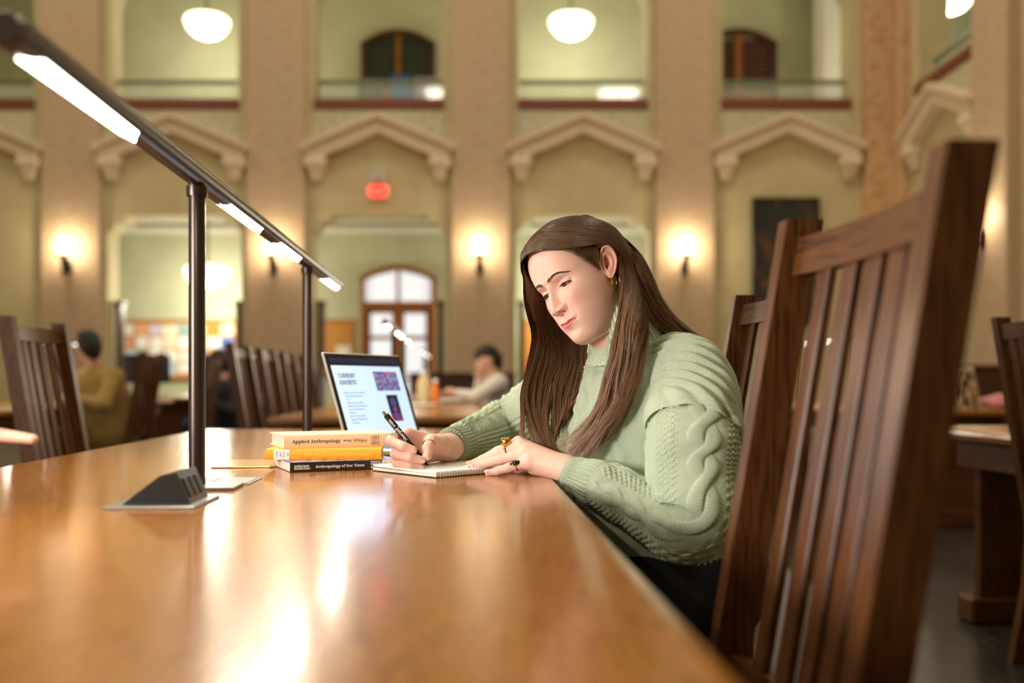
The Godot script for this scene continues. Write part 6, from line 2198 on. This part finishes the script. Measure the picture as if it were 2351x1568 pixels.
	var sl := sleeve(path, rad, 321, 420, toward,
		func(a, c, ll, rem):
			if rem < 0.068: return rib(c * 0.62, 0.0088) * 1.1 * smoothstep(0.008, 0.02, rem)
			var d := 0.0045 * fn.get_noise_3d(c * 1.3, ll * 2.0, 9.0)
			var cc: float = c - 0.02
			d += cable(cc, ll, 0.03, 0.105)
			var m1: float = absf(absf(cc) - 0.066)
			if m1 < 0.026: d += 1.25 * moss(cc, ll) * smoothstep(0.026, 0.02, m1)
			elif absf(cc) > 0.1: d += rib(cc, 0.015)
			return d * smoothstep(0.068, 0.09, rem), 0.076)
	mine("sleeve", sl, wool, "", sw)
	# right sleeve, reaching over the table
	path = [at(1400, 850, 2.13), at(1345, 872, 2.2), at(1255, 930, 2.31), at(1195, 966, 2.36), at(1150, 984, 2.36), at(1112, 1000, 2.29), at(1078, 1010, 2.21), at(1052, 1018, 2.15), at(1035, 1022, 2.112), at(1041, 1020, 2.125)]
	rad = [0.05, 0.078, 0.076, 0.07, 0.062, 0.054, 0.046, 0.0385, 0.0365, 0.03]
	sl = sleeve(path, rad, 241, 300, Vector3(-0.6, 0.7, 0.5),
		func(a, c, ll, rem):
			var d := 0.005 * fn.get_noise_3d(c * 1.4, ll * 2.2, 30.0)
			if rem < 0.066: return rib(c * 0.62, 0.0085) * smoothstep(0.008, 0.02, rem)
			var m1: float = absf(absf(c) - 0.045)
			if m1 < 0.022: d += 1.3 * moss(c, ll)
			else: d += rib(c, 0.013)
			return d + cable(c, ll, 0.02, 0.09), 0.066)
	mine("sleeve", sl, wool, "", sw)

func trousers() -> void:
	var fn := noise(0.4, 2, 5)
	var dn := noise_tex(fn, 128, [[0.2, rgb(16, 20, 34)], [0.8, rgb(30, 36, 54)]])
	var jm := tri_mat("dark_denim", dn, Vector3.ONE * 12, 0.85, false)
	var mb := MB.new()
	var b := []
	var hip := Vector3(0.345, 0.535, -2.05)
	for s in [-1.0, 1.0]:
		var h: Vector3 = hip + Vector3(0.468, 0, 0.884) * 0.1 * s + Vector3(0, 0.005, 0)
		var kn: Vector3 = h + Vector3(-0.884, 0, 0.468) * 0.4 + Vector3(0, -0.02, 0) + Vector3(0.468, 0, 0.884) * 0.03 * s
		b.append([h, kn, 0.1, 0.064, 0.03])
		b.append([kn, kn + Vector3(0.04, -0.42, 0.0), 0.06, 0.042, 0.02])
	b.append([hip + Vector3(0.05, 0.015, 0.08), hip + Vector3(0.04, 0.015, -0.08), 0.115, 0.115, 0.04])
	flesh(mb, b, 0.016)
	var tr := mine("trousers", mb, jm)
	# pale side seam
	var pts := []
	for k in 12:
		var t := k / 11.0
		pts.append(Vector3(0.392 - 0.04 * t, 0.605 - 0.11 * t, -1.865 + 0.02 * sin(t * PI)))
	mine("side_seam", MB.new().tube(pts, 0.0008, 4), mat("seam_thread", rgb(150, 156, 168), 0.8), "", tr)
	for s in [-1.0, 1.0]:
		var h: Vector3 = hip + Vector3(0.468, 0, 0.884) * 0.13 * s + Vector3(-0.884, 0, 0.468) * 0.4
		var f := Vector3(h.x + 0.0, 0.05, h.z)
		var sm := MB.new()
		flesh(sm, [[f + Vector3(0.05, -0.005, -0.02), f + Vector3(-0.13, -0.012, 0.06), 0.042, 0.034, 0.02], [f + Vector3(0.03, 0.05, 0), f, 0.042, 0.042, 0.02]], 0.012)
		mine("shoe", sm, M.black_plastic)
